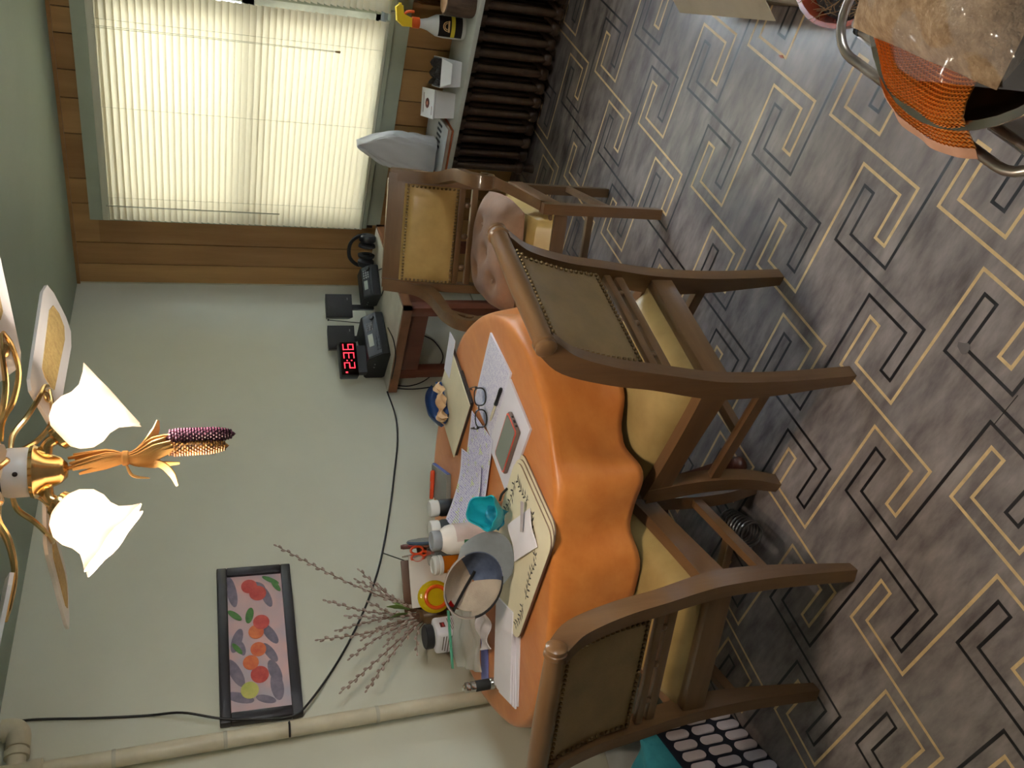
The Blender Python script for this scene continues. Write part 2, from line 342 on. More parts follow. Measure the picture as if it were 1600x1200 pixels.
# ------------------------------------------------------------------ venetian blinds
SLAT = translucent('cream_vinyl_slat', (241, 232, 212), .4, .62)
RAILM = translucent('cream_rail', (228, 226, 205), .4, .12)
CORD = mat('blind_cord', (205, 200, 180), .7)
def blind(y0, y1, z0, z1, x, tilt, label, cords):
    t = thing('venetian_blind', label, 'blind', (x, (y0+y1)/2, z0))
    L = y1-y0; H = z1-z0
    MB().box((0.006, 0, H-.016), (.03, L, .032), bev=.003).obj('head_rail', RAILM, t)
    MB().box((0.003, 0, .008), (.026, L, .014), bev=.003).obj('bottom_rail', RAILM, t)
    n = 43; W = .0375
    b = MB()
    def pt(u, v, off):
        s = (v-.5)*W; c = .004*(1-(2*v-1)**2)+off
        return (-math.sin(tilt)*c*1.0 + math.cos(tilt)*s, (u-.5)*(L-.006), math.sin(tilt)*s+math.cos(tilt)*c)
    b.slab(lambda u, v: pt(u, v, .0004), lambda u, v: pt(u, v, -.0004), 1, 4)
    s0 = b.obj('slat', SLAT, t); step = (H-.032-.03)/(n-1)
    s0.location = (0, 0, .03)
    for k in range(1, n): share(s0, 'slat', t, (0, .0012*math.sin(k*2.3), .03+k*step))
    for fy in (-.5+.12, -.03, .5-.12):
        for dx in (-.017, .016):
            MB().tube([(dx, fy*L, .01), (dx, fy*L, H-.03)], .0008, 5).obj('ladder_cord', CORD, t)
    MB().tube([(-.024, L/2-.09, H-.02), (-.026, L/2-.085, H-.82)], .003, 6).obj('tilt_wand', mat('clear_wand', (190, 188, 170), .2, spec=.8), t)
    if cords:
        for d in (0, .008): MB().tube([(-.022, -L/2+.16+d, H-.02), (-.026, -L/2+.155+d*.4, H-1.02)], .0011, 5).obj('pull_cord', CORD, t)
        MB().lathe([(0, 0), (.006, .003), (.004, .024), (0, .026)], 8, TR(-.026, -L/2+.157, H-1.045)).obj('tassel', mat('tassel_tan', (150, 120, 80), .5), t)
    return t
blind(1.385, 2.49, .79, 2.045, XW-.05, math.radians(68), 'closed cream venetian blind over the window beside the wood panelled corner', True)
blind(.22, 1.35, .79, 2.045, XW-.05, math.radians(40), 'half open cream venetian blind over the window above the amber jar', False)

# ------------------------------------------------------------------ heating pipe on the painted wall
PIPEM = mat('cream_painted_iron', (205, 196, 172), .4, var=.06, vscale=12, bump=.04)
t = thing('heating_pipe', 'cream painted riser pipe with elbow, standing against the wall beside the fruit painting', 'pipe', (1.415, YW-.052, 0))
MB().tube([(0, 0, 0), (0, 0, 2.24)], .027, 16).obj('riser', PIPEM, t)
MB().lathe([(.029, 2.15), (.038, 2.155), (.038, 2.18), (.034, 2.185), (.034, 2.265), (.03, 2.28), (0, 2.282)], 18).obj('tee', PIPEM, t)
MB().tube([(0.02, 0, 2.228), (.09, 0, 2.228)], .027, 16).obj('nipple', PIPEM, t)
MB().tube([(.055, 0, 2.228), (.075, 0, 2.228)], .036, 16).obj('collar', PIPEM, t)
MB().tube([(.085, 0, 2.228), (.118, 0, 2.228), (.140, 0, 2.234), (.150, 0, 2.252), (.150, 0, 2.275)], .035, 16, 5).obj('elbow', PIPEM, t)
MB().tube([(.150, 0, 2.27), (.150, 0, ceil_z(1.57)-.002)], .027, 16).obj('upper_pipe', PIPEM, t)
MB().lathe([(.034, 0), (.037, .002), (.037, .008), (.028, .014)], 18).obj('floor_flange', PIPEM, t)
for z in (1.62, 1.12, 1.95): MB().lathe([(.0275, z), (.0285, z+.002), (.0285, z+.01), (.0275, z+.012)], 16).obj('clamp_band', mat('grey_band', (186, 182, 165), .5), t)

# ------------------------------------------------------------------ radiator with board
IRON = mat('dark_bronze_iron', (82, 62, 46), .3, metal=.25, c2=(48, 35, 26), vscale=16, bump=.04)
t = thing('radiator', 'dark bronze cast iron column radiator under the window', 'radiator', (3.73, .62, 0))
b = MB()
for x in (.02, .075, .13, .185): b.tube([(x, 0, .075), (x, 0, .12), (x, 0, .40), (x, 0, .43)], [.017, .019, .019, .017], 10, 0)
b.box((.1025, 0, .425), (.20, .058, .045), bev=.018, seg=3); b.box((.1025, 0, .075), (.20, .058, .05), bev=.018, seg=3)
s0 = b.obj('radiator_section', IRON, t)
for k in range(1, 20): share(s0, 'radiator_section', t, (0, k*.071, 0))
for y in (0, 19*.071):
    for x in (.025, .18): MB().lathe([(.026, 0), (.022, .02), (.016, .06)], 10, TR(x, y, 0)).obj('foot', IRON, t)
b = MB().bb((3.685, .50, .452), (3.985, 2.07, .474), bev=.003)
tag(b.obj('radiator_shelf', mat('grey_white_board', (186, 188, 180), .45, var=.05), None), 'long grey white board laid over the radiator', 'shelf')

# ================================================================== CHAIRS
WOODC = wood('walnut_frame', (120, 88, 57), (86, 60, 38), 'Z', .33, 10, coat=.35)
WOODH = wood('walnut_rail', (124, 92, 60), (90, 64, 41), 'X', .32, 10, coat=.4)
WOODY = wood('walnut_side', (116, 84, 53), (84, 58, 37), 'Y', .38, 10)
LEATH = mat('tan_leather_back', (138, 112, 74), .45, c2=(112, 90, 58), vscale=7, bump=.06, bscale=160)
LEATHY = mat('honey_leather', (190, 158, 98), .34, c2=(160, 128, 72), vscale=6, bump=.04, bscale=160)
LEATHS = mat('shaded_seat_leather', (164, 138, 88), .36, c2=(134, 110, 66), vscale=6, bump=.04, bscale=160)  # seats' shade put into the colour: darker than the pale leather
NAIL = mat('antique_brass_nail', (120, 96, 62), .35, metal=.8)
def nails(pts, nrm, r=.0055):
    b = MB()
    for p in pts:
        b.ball(p, (r, r, r), None, 6, 4)
    return b
def per(pts, step):
    out = []
    for a, c in zip(pts, pts[1:]):
        a, c = Vector(a), Vector(c); n = max(1, int((c-a).length/step))
        out += [a+(c-a)*(i/n) for i in range(n)]
    return out
STILE = [(-.225, 0, .034), (-.212, .12, .044), (-.20, .25, .056), (-.198, .40, .066), (-.21, .50, .062), (-.232, .62, .058), (-.252, .75, .060), (-.290, .88, .062), (-.345, .955, .052)]
def stile_y(z):
    for (y0, z0, _), (y1, z1, _) in zip(STILE, STILE[1:]):
        if z0 <= z <= z1: return y0+(y1-y0)*(z-z0)/(z1-z0)
    return STILE[-1][0]
def side_chair(label, loc, rz):
    t = thing('dining_chair', label, 'chair', loc, rz, None)
    fl = lambda p: Vector((p.x*(1+.16*max(0, p.y+.2)-.16*max(0, p.z-.45)), p.y, p.z))
    for s in (-1, 1):
        x0, x1 = s*.192, s*.230
        MB().ribbon(STILE, x0, x1).map(fl).obj('back_stile', WOODC, t)
        MB().ribbon([(.235, .475, .06), (.222, .40, .062), (.206, .28, .054), (.212, .14, .046), (.246, 0, .034)], x0, x1).map(fl).obj('front_leg', WOODC, t)
        MB().ribbon([(-.23, .430, .085), (-.12, .432, .075), (0, .437, .068), (.12, .442, .066), (.25, .447, .075)], x0+s*.002, x1-s*.002).map(fl).obj('side_rail', WOODY, t)
        MB().ribbon([(-.20, .262, .032), (.215, .262, .032)], s*.200, s*.222, 2).map(fl).obj('stretcher', WOODY, t)
    MB().box((0, .0, .258), (.43, .03, .028), bev=.004).obj('stretcher', WOODH, t)
    MB().box((0, -.205, .425), (.40, .032, .07), bev=.004).obj('back_seat_rail', WOODH, t)
    MB().box((0, .245, .435), (.43, .034, .07), bev=.008).obj('front_seat_rail', WOODH, t)
    # turned top rail
    prof = [(0, -.245), (.020, -.245), (.026, -.240), (.026, -.232), (.021, -.229), (.027, -.225), (.028, -.215), (.023, -.210), (.024, -.2), (.027, 0), (.024, .2), (.023, .210), (.028, .215), (.027, .225), (.021, .229), (.026, .232), (.026, .240), (.020, .245), (0, .245)]
    MB().lathe(prof, 18, TR(0, -.352, .962) @ RY(PI/2) @ Matrix.Diagonal((1, 1, .915, 1))).obj('top_rail', WOODH, t)
    # leather back
    z0, z1, hw = .645, .935, .182
    bul = lambda u, v: (max(0, 1-(2*u-1)**6)*max(0, 1-(2*v-1)**6))
    yy = lambda v: stile_y(z0+(z1-z0)*v)
    MB().slab(lambda u, v: (hw*(2*u-1), yy(v)+.012+.022*bul(u, v), z0+(z1-z0)*v), lambda u, v: (hw*(2*u-1), yy(v)-.010-.008*bul(u, v), z0+(z1-z0)*v), 14, 14).obj('back_panel', LEATH, t)
    e = .166; path = []
    zz = [z0+.014+(z1-z0-.035)*k/8 for k in range(9)]
    for sgn, off in ((-1, -.017), (1, .020)):
        P = [(-e, stile_y(z)+off, z) for z in zz]+[(e, stile_y(z)+off, z) for z in zz[::-1]]
        nb = nails(per(P+[P[0]], .0135), None)
        nb.obj('nailhead_trim', NAIL, t, kind='stuff')
    for z in (.612, .572):
        MB().box((0, stile_y(z), z), (.375, .020, .022 if z > .6 else .026), bev=.004).obj('back_slat', WOODH, t)
    for x in (-.12, 0, .12): MB().ball((x, stile_y(.592), .592), (.010, .010, .011)).obj('spindle_bead', WOODC, t)
    # seat
    def sx(y): return .196*(1+.16*max(0, y+.2))
    sh = lambda u, v: (max(0, 1-abs(2*u-1)**5)*max(0, 1-abs(2*v-1)**5))
    MB().slab(lambda u, v: (sx(-.19+.45*v)*(2*u-1), -.19+.46*v, .462+.062*sh(u, v)**.5), lambda u, v: (sx(-.19+.45*v)*(2*u-1), -.19+.46*v, .452), 16, 16).obj('seat_cushion', LEATHS, t)
    return t
side_chair('walnut dining chair with tan leather back pulled up to the table beside the phone', (1.612, 1.495, 0), math.radians(-4.2))
side_chair('walnut dining chair with leather back standing next to the plaid bag, in shade', (1.165, 1.975, 0), math.radians(-70.6))

def arm_chair(label, loc, rz):
    t = thing('armchair', label, 'chair', loc, rz)
    st = [(-.228, 0, .034), (-.222, .25, .040), (-.226, .45, .046), (-.245, .62, .048), (-.275, .78, .046), (-.315, .930, .036)]
    def sy(z):
        for (y0, z0, _), (y1, z1, _) in zip(st, st[1:]):
            if z0 <= z <= z1: return y0+(y1-y0)*(z-z0)/(z1-z0)
        return st[-1][0]
    for s in (-1, 1):
        MB().ribbon(st, s*.200, s*.235).obj('back_stile', WOODC, t)
        # arm: sweeps off the stile, dips to a scroll
        def flare(p):
            k = min(1, max(0, (p.y+.27)/.22)); k = k*k*(3-2*k); kz = min(1, max(0, (p.z-.47)/.14))
            return Vector((p.x+s*.052*k*kz, p.y, p.z))
        arm = [(-.312, .925, .026), (-.285, .85, .040), (-.250, .785, .046), (-.185, .742, .044), (-.105, .722, .040), (-.035, .712, .036), (.025, .696, .032), (.055, .668, .028), (.050, .636, .024), (.022, .622, .020), (.000, .636, .014)]
        MB().ribbon(arm, s*.205, s*.252, 6).map(flare).obj('arm', WOODC, t)
        MB().tube([(s*.203, .020, .650), (s*.256, .020, .650)], .015, 12).map(flare).obj('scroll_boss', WOODC, t)
        sup = [(-.075, .715, .026), (-.03, .675, .028), (.01, .628, .030), (.05, .578, .032), (.11, .525, .036), (.205, .472, .046)]
        MB().ribbon(sup, s*.208, s*.246, 6).map(flare).obj('arm_support', WOODC, t)
        MB().ribbon([(.225, .49, .046), (.228, .40, .046), (.228, .2, .040), (.230, 0, .034)], s*.210, s*.248).obj('front_leg', WOODC, t)
        MB().box((s*.225, 0, .425), (.034, .45, .065), bev=.004).obj('side_rail', WOODY, t)
        MB().box((s*.225, 0, .19), (.022, .45, .030), bev=.003).obj('stretcher', WOODY, t)
    MB().box((0, .02, .19), (.43, .026, .028), bev=.003).obj('stretcher', WOODH, t)
    MB().box((0, .228, .425), (.42, .036, .075), bev=.010).obj('front_seat_rail', WOODH, t)
    MB().box((0, -.222, .425), (.42, .032, .065), bev=.004).obj('back_seat_rail', WOODH, t)
    # crest board and leather panel
    MB().slab(lambda u, v: (.208*(2*u-1), sy(.845+.085*v)+.014-.012*v, .845+.085*v), lambda u, v: (.208*(2*u-1), sy(.845+.085*v)-.016, .845+.085*v), 6, 6).obj('crest_board', WOODH, t)
    z0, z1, hw = .655, .868, .204
    bul = lambda u, v: (max(0, 1-(2*u-1)**8)*max(0, 1-(2*v-1)**8))
    MB().slab(lambda u, v: (hw*(2*u-1), sy(z0+(z1-z0)*v)+.012+.024*bul(u, v), z0+(z1-z0)*v), lambda u, v: (hw*(2*u-1), sy(z0+(z1-z0)*v)-.014, z0+(z1-z0)*v), 14, 12).obj('back_panel', LEATHY, t)
    zz = [z0+.010+(z1-z0-.02)*k/6 for k in range(7)]; e = .192
    P = [(-e, sy(z)+.026, z) for z in zz]+[(e, sy(z)+.026, z) for z in zz[::-1]]
    nails(per(P+[P[0]], .013), None).obj('nailhead_trim', NAIL, t, kind='stuff')
    for z in (.640, .588): MB().box((0, sy(z), z), (.41, .022, .026), bev=.004).obj('back_slat', WOODH, t)
    for x in (-.13, 0, .13): MB().ball((x, sy(.614), .614), (.012, .010, .014)).obj('spindle_bead', WOODC, t)
    sh = lambda u, v: (max(0, 1-abs(2*u-1)**6)*max(0, 1-abs(2*v-1)**6))
    MB().slab(lambda u, v: (.212*(2*u-1), -.2+.455*v, .452+.062*sh(u, v)**.4), lambda u, v: (.212*(2*u-1), -.2+.44*v, .44), 14, 14).obj('seat', LEATHY, t)
    return t
CHB = (2.676, 1.772)
arm_chair('walnut scroll armchair with honey leather back, in front of the radiator', (CHB[0], CHB[1], 0), math.radians(109))
# loose velvet cushion with tufts
tuft = [(-.09, -.07), (.09, -.07), (0, .02), (-.09, .11), (.09, .11)]
def cush(u, v):
    a, c = 2*u-1, 2*v-1
    e = max(0, 1-abs(a)**3.2)*max(0, 1-abs(c)**3.2)
    x, y = .215*a*(1-.08*c*c), .215*c*(1-.08*a*a)
    z = .085*e**.5
    for tx, ty in tuft: z -= .030*math.exp(-((x-tx)**2+(y-ty)**2)/.0011)
    z += .004*math.sin(9*math.atan2(c, a))*(abs(a)**3+abs(c)**3)*.5
    return (x, y, max(z, .004)+.022)
t = thing('seat_cushion', 'dusty brown tufted velvet cushion lying on the armchair', 'cushion', (CHB[0]+.02*.945, CHB[1]+.02*.325, .512), math.radians(109))
VELV = mat('brown_velvet', (156, 116, 88), .8, c2=(126, 92, 68), vscale=9, sheen=.15, bump=.05)
MB().slab(cush, lambda u, v: (cush(u, v)[0], cush(u, v)[1], .024-.018*max(0, 1-abs(2*u-1)**4)*max(0, 1-abs(2*v-1)**4)), 36, 36).obj('cover', VELV, t, angle=80)
P = [(.212*math.cos(a)*(1/max(abs(math.cos(a)), abs(math.sin(a))))**.72, .212*math.sin(a)*(1/max(abs(math.cos(a)), abs(math.sin(a))))**.72, .024) for a in [2*PI*k/48 for k in range(49)]]
MB().tube(P, .005, 6).obj('piping', mat('pink_piping', (168, 122, 104), .7), t)
for tx, ty in tuft: MB().ball((tx, ty, .085), (.008, .008, .004)).obj('tuft_button', VELV, t)

# ================================================================== ROUND TABLE
OUT = [(2.325, 2.30), (2.30, 2.46), (2.225, 2.60), (2.02, 2.785), (1.70, 2.842), (1.46, 2.785), (1.28, 2.675), (1.14, 2.52), (1.105, 2.30), (1.17, 2.09), (1.265, 1.92), (1.36, 1.765), (1.445, 1.67), (1.56, 1.595), (1.72, 1.548), (1.86, 1.54), (2.0, 1.582), (2.12, 1.65), (2.255, 1.81), (2.32, 1.97)]
OUTL = catmull([(x, y, 0) for x, y in OUT], 8, True)
TC = Vector((1.72, 2.2, 0)); ZTOP = .775
TWOOD = wood('dark_mahogany', (92, 48, 32), (62, 30, 20), 'Z', .35, 10)
t = thing('dining_table', 'round pedestal dining table hidden under the orange tablecloth', 'table', (TC.x, TC.y, 0))
MB().poly([((p.x-TC.x)*.985, (p.y-TC.y)*.985) for p in OUTL], .735, .770).obj('table_top', TWOOD, t)
MB().lathe([(.09, .12), (.10, .16), (.06, .22), (.05, .3), (.085, .42), (.09, .48), (.055, .55), (.05, .62), (.10, .70), (.16, .735), (0, .735)], 20).obj('pedestal', TWOOD, t)
for k in range(4):
    M = RZ(PI/4+.35+k*PI/2)
    MB().ribbon([(.05, .19, .09), (.16, .165, .075), (.27, .10, .06), (.36, .045, .05), (.40, .028, .05)], -.032, .032, 5, M).obj('foot', TWOOD, t)
    MB().ball((0, .405, .026), (.034, .036, .026), M).obj('claw', TWOOD, t)
CLOTH = mat('orange_vinyl_cloth', (206, 130, 62), .40, c2=(188, 108, 44), vscale=12, stretch=(.5, 1, 1), bump=.25, bscale=11, sheen=.1)
b = MB(); n = len(OUTL); rings = []
cum = [0]
for i in range(n): cum.append(cum[-1]+(OUTL[(i+1) % n]-OUTL[i]).length)
def drape(i, s):
    p = OUTL[i]; d = (p-TC).normalized(); th = cum[i]/cum[-1]*2*PI
    wv = .55*math.sin(13*th+.6+.5*math.sin(3*th))+.40*math.sin(19*th+2.1)+.3*math.sin(7*th+1.0)
    wv = wv-.35*abs(math.sin(9*th+.4))
    wrinkle = .3*math.sin(37*th+6*s)*s+.3*math.sin(23*th-9*s)
    off = .006+.034*s**.7*(1.25+wv*1.15)+.007*wrinkle*s
    hem = .235+.012*wv
    return Vector((p.x+d.x*off, p.y+d.y*off, ZTOP-.004-hem*s))
for f in (.35, .7, .9, .975): rings.append([b.bm.verts.new(TC+(p-TC)*f+Vector((0, 0, ZTOP))) for p in OUTL])
rings.append([b.bm.verts.new(p+Vector((0, 0, ZTOP-.001))) for p in OUTL])
for s in (.03, .1, .2, .32, .45, .58, .7, .82, .92, 1): rings.append([b.bm.verts.new(drape(i, s)) for i in range(n)])
ct = b.bm.verts.new(TC+Vector((0, 0, ZTOP)))
for i in range(n): b.bm.faces.new((ct, rings[0][i], rings[0][(i+1) % n]))
for A, B in zip(rings, rings[1:]):
    for i in range(n): b.bm.faces.new((A[i], B[i], B[(i+1) % n], A[(i+1) % n]))
# keep the cloth clear of the wall
for v in b.bm.verts: v.co.y = min(v.co.y, YW-.006, 2.812 if abs(v.co.x-1.415) < .055 else 9)
tc = tag(b.obj('tablecloth', CLOTH, None, angle=70), 'orange tablecloth hanging in folds over the round table', 'tablecloth')
sm = tc.modifiers.new('thickness', 'SOLIDIFY'); sm.thickness = .0015; sm.offset = -1

# ================================================================== CEILING FAN
BRASS = mat('polished_brass', (224, 190, 130), .2, metal=1, var=.05)
WHITEE = mat('white_enamel', (228, 220, 214), .3, var=.03)
FX, FY, FZ = 1.08, 1.16, 1.968
t = thing('ceiling_fan', 'white and brass ceiling fan with cane blade inserts and two tulip lamps', 'fan', (FX, FY, 0))
CZ = ceil_z(FX)
MB().lathe([(0, CZ+.01), (.075, CZ), (.07, CZ-.03), (.03, CZ-.06), (.014, CZ-.065), (.014, 2.2), (0, 2.2)], 20).obj('canopy', BRASS, t)
MB().lathe([(0, 2.205), (.05, 2.2), (.125, 2.17), (.14, 2.13), (.14, 2.07), (.12, 2.04), (.06, 2.025), (0, 2.025)], 28).obj('motor_housing', WHITEE, t)
MB().lathe([(.142, 2.118), (.146, 2.112), (.146, 2.088), (.142, 2.082)], 28).obj('brass_band', BRASS, t)
MB().lathe([(0, 2.03), (.036, 2.03), (.040, 2.022), (.040, 2.008), (.034, 2.004), (0, 2.004)], 20).obj('dark_collar', mat('black_collar', (30, 26, 24), .4), t)
MB().lathe([(0, 2.008), (.038, 2.006), (.040, 2.0), (.040, 1.972), (.037, 1.966), (0, 1.966)], 24).obj('switch_housing', WHITEE, t)
for a in (0, 2.1, 4.2): MB().ball((.0405*math.cos(a+3.9), .0405*math.sin(a+3.9), 1.985), .004).obj('screw', mat('dark_screw', (50, 36, 28), .4, metal=.6), t)
MB().lathe([(0, 1.968), (.042, 1.968), (.044, 1.962), (.040, 1.955), (.030, 1.945), (.022, 1.925), (.012, 1.915), (0, 1.913)], 24).obj('light_plate', BRASS, t)
CANE = mat('woven_cane', (206, 176, 112), .6, c2=(176, 142, 84), vscale=90, bump=.3, bscale=200)
for k in range(5):
    A = math.radians(7+72*k); M = RZ(A) @ TR(0, 0, FZ) @ RY(-(0, 0, .16, .12, .13)[k]) @ TR(0, 0, -FZ)
    ti = math.radians((-17, -4, -13, -13, -13)[k])
    def B2(x, y, z): return M @ TR(0, 0, FZ) @ RX(ti) @ Vector((x, y, z))
    L = .53; r0 = .165
    pts = [(r0, -.045), (r0+.02, -.056), (L-.06, -.068), (L-.015, -.058), (L, -.03), (L, .03), (L-.015, .058), (L-.06, .068), (r0+.02, .056), (r0, .045)]
    MM = M @ TR(0, 0, FZ) @ RX(ti)
    bl = MB().poly(pts, -.003, .003, MM).obj('blade', WHITEE, t, False)
    ci = [(.25, -.012), (.26, -.026), (.45, -.036), (.485, -.026), (.495, 0), (.485, .026), (.45, .036), (.26, .026), (.25, .012)]
    MB().poly(ci, -.0045, .0045, MM).obj('cane_insert', CANE, bl, False)
    for s in (-1, 1):
        MB().tube([(.055, s*.006, .035), (.085, s*.018, .03), (.115, s*.026, .010), (.16, s*.030, -.006), (.205, s*.022, -.008), (.232, s*.004, -.007)], [.004, .005, .005, .0045, .004, .003], 8, 4, M @ TR(0, 0, FZ) @ RX(ti*.7)).obj('blade_iron', BRASS, t)
    MB().ball((.205, 0, -.006), (.012, .012, .005), MM).obj('iron_rosette', BRASS, t)
lat = Vector((.731, -.682, 0))
SHADE = translucent('frosted_tulip_glass', (250, 240, 228), .35, .5, .35, (255, 232, 208))
for s, col, pw in ((1, (1, .93, .83), 17), (-1, (1, .81, .60), 19)):
    base = Vector((0, 0, 1.945))+lat*s*.040
    d = (lat*s*.62+Vector((0, 0, -.78))+Vector((-.12, -.12, 0))*(1 if s < 0 else -.2)).normalized()
    MB().tube([(0, 0, 1.945), base, base+d*.022], .010, 10, 3).obj('lamp_arm', BRASS, t)
    M = along(d, base+d*.018)
    MB().lathe([(.012, -.004), (.022, .0), (.024, .012), (.022, .016)], 18, M).obj('shade_collar', BRASS, t)
    def wob(u, z): return 1+.14*max(0, (z-.07)/.04)*math.cos(6*2*PI*u)
    MB().lathe([(.020, .006), (.036, .016), (.047, .032), (.049, .050), (.045, .066), (.047, .082), (.058, .100), (.066, .110), (.063, .110), (.056, .100), (.044, .082), (.042, .066), (.046, .050), (.044, .033), (.033, .018), (.018, .008)], 36, M, wob=wob).obj('tulip_shade', SHADE, t, angle=80)
    bp = base+d*.075
    MB().ball((0, 0, .065), (.022, .022, .028), M).obj('bulb', mat('lit_bulb', (255, 244, 225), .3, emit=(255, 240, 215), estr=12), t)
    l = bpy.data.lights.new('bulb_light', 'POINT'); l.energy = pw; l.color = col; l.shadow_soft_size = .035
    lo = bpy.data.objects.new('bulb_light', l); COL.objects.link(lo); lo.parent = t; lo.location = base+d*.118
MB().tube([(0, 0, 1.915), (.002, -.002, 1.87), (.006, -.006, 1.835)], .0016, 6).obj('pull_chain', BRASS, t)

# ------------------------------------------------------------------ dried corn hung from the fan chain
t = thing('dried_corn_bundle', 'bundle of dried indian corn in husks hanging from the fan', 'dried corn', (FX, FY, 0))
HUSK = mat('dry_husk', (222, 176, 104), .7, c2=(196, 140, 72), vscale=20, stretch=(1, 1, .2), bump=.2, bscale=60)
tie = lat*.014+Vector((0, 0, 1.828)); rr = random.Random(3)
for k in range(16):
    a = rr.uniform(0, 2*PI); sp = Vector((math.cos(a), math.sin(a), 0))
    up = tie+sp*rr.uniform(.004, .012)+Vector((0, 0, rr.uniform(.055, .09)))-lat*rr.uniform(0, .012)
    MB().tube([tie+sp*.003, tie+sp*.011+Vector((0, 0, .03)), up], [.006, .008, .003], 6, 3, flat=.35).obj('husk_strip', HUSK, t)
for k in range(20):
    a = rr.uniform(0, 2*PI); sp = Vector((math.cos(a), math.sin(a), 0)); ln = rr.uniform(.05, .085)
    w_ = .030 if k % 5 == 0 else .017
    p1 = tie+sp*.010+Vector((0, 0, -.02)); p2 = tie+sp*w_*.9+lat*.012+Vector((0, 0, -.045)); p3 = tie+sp*w_*(1.3 if k % 5 == 0 else .8)+lat*.022+Vector((0, 0, -ln))
    MB().tube([tie+sp*.002+Vector((0, 0, .003)), p1, p2, p3], [.005, .009, .010, .003], 6, 3, flat=.3).obj('husk_strip', HUSK, t)
for p in ([tie-lat*.002, tie-lat*.012+Vector((0, 0, -.05)), tie-lat*.030+Vector((0, 0, -.07)), tie-lat*.052+Vector((0, 0, -.079))], [tie-lat*.01, tie-lat*.030+Vector((0, 0, -.01)), tie-lat*.036+Vector((0, 0, -.036))]):
    MB().tube(p, [.006, .009, .008, .003], 6, 4, flat=.3).obj('husk_strip', HUSK, t)
MB().lathe([(.010, -.006), (.013, -.003), (.013, .004), (.010, .007)], 12, TR(*tie)).obj('tie', mat('raffia_tie', (205, 150, 84), .8), t)
for nm, off, ln, c1, c2 in (('purple_cob', lat*.032+Vector((0, 0, -.062)), .115, (96, 48, 66), (58, 24, 40)), ('speckled_cob', lat*.012+Vector((0, 0, -.060)), .105, (214, 150, 70), (70, 28, 30))):
    prof = [(.004, 0), (.0105, -.012), (.0125, -.035), (.0118, -.065), (.0085, -.092), (.004, -ln+.004), (0, -ln)]
    o0 = tie+off; d = (Vector((0, 0, -1))+lat*.10).normalized()
    m = mat(nm+'_core', c1, .4, c2=c2, vscale=210 if 'sp' in nm else 120, detail=1)
    cb = MB().lathe(prof, 14, TR(*o0) @ RY(0)).obj(nm, m, t)
    b = MB()
    for j in range(22):
        z = -.008-(ln-.012)*j/22; f = -z/ln
        r = .0105 if f < .12 else .0125*(1-.15*f) if f < .6 else .0118*(1-((f-.6)/.4)**2*.75)
        for q in range(12):
            a = 2*PI*(q+.5*(j % 2))/12
            b.ball((r*math.cos(a), r*math.sin(a), z), (.0030, .0030, .0024), None, 5, 4)
    b.map(lambda p: p+o0); b.obj('kernels', m, cb, kind='stuff')

# ================================================================== PICTURE
t = thing('framed_painting', 'black framed painting of apples and leaves on pink and grey, hung on the painted wall', 'painting', (1.79, YW-.004, 1.492)); t.rotation_euler = (0, math.radians(1.9), 0)
FR = mat('black_frame', (44, 40, 44), .4, var=.1); WW, HH, DD = .628, .272, .034
b = MB(); fw_ = .036
for (x0, z0, x1, z1) in ((-WW/2, HH/2-fw_, WW/2, HH/2), (-WW/2, -HH/2, WW/2, -HH/2+fw_), (-WW/2, -HH/2+fw_, -WW/2+fw_, HH/2-fw_), (WW/2-fw_, -HH/2+fw_, WW/2, HH/2-fw_)):
    MB().bb((x0, -DD, z0), (x1, 0, z1), bev=.004).obj('frame_rail', FR, t)
MB().bb((-WW/2+.03, -.020, -HH/2+.03), (WW/2-.03, -.012, HH/2-.03)).obj('canvas', mat('pink_grey_canvas', (226, 178, 172), .6, c2=(172, 170, 184), vscale=7, detail=2), t, False)
def blob(name, c, m, pts=None, r=(.03, .03), rot=0, y=-.0205, squig=0):
    y -= .00003*len([c_ for c_ in t.children])
    n = 20; P = pts or [(c[0]+r[0]*math.cos(a)*math.cos(rot)-r[1]*math.sin(a)*math.sin(rot), c[1]+r[0]*math.cos(a)*math.sin(rot)+r[1]*math.sin(a)*math.cos(rot)) for a in [2*PI*k/n for k in range(n)]]
    MB().poly(P, 0, .0006, Matrix(((1, 0, 0, 0), (0, 0, -1, y), (0, 1, 0, 0), (0, 0, 0, 1)))).obj(name, m, t, False)
cw, ch = WW-.072, HH-.072
def cv(px, py):   # position on the canvas read off the picture (fraction along, fraction up)
    return (-cw/2+px*cw, -ch/2+py*ch)
SHD = mat('painted_grey', (138, 128, 142), .6, c2=(108, 100, 118), vscale=30); GRN = mat('painted_green', (92, 140, 72), .6, c2=(60, 104, 56), vscale=40)
RED = mat('painted_red', (206, 92, 80), .6, c2=(168, 52, 54), vscale=26); ORG = mat('painted_orange', (220, 128, 76), .6, c2=(196, 84, 60), vscale=26); YEL = mat('painted_yellow_green', (206, 196, 116), .6, c2=(168, 178, 84), vscale=24)
for (x, y, rx, ry, ro) in ((.15, .22, .055, .022, .1), (.25, .24, .05, .02, .3), (.39, .30, .045, .016, .5), (.53, .28, .05, .018, .5), (.82, .30, .05, .016, .3), (.90, .44, .03, .022, .9), (.10, .85, .05, .018, 1.2), (.07, .42, .035, .014, 1.2), (.88, .92, .07, .018, .15), (.27, .90, .06, .02, .4), (.50, .86, .05, .018, -.3), (.44, .78, .03, .012, .2)):
    blob('painted_shadow', cv(x, y), SHD, r=(rx, ry), rot=ro, y=-.0204)
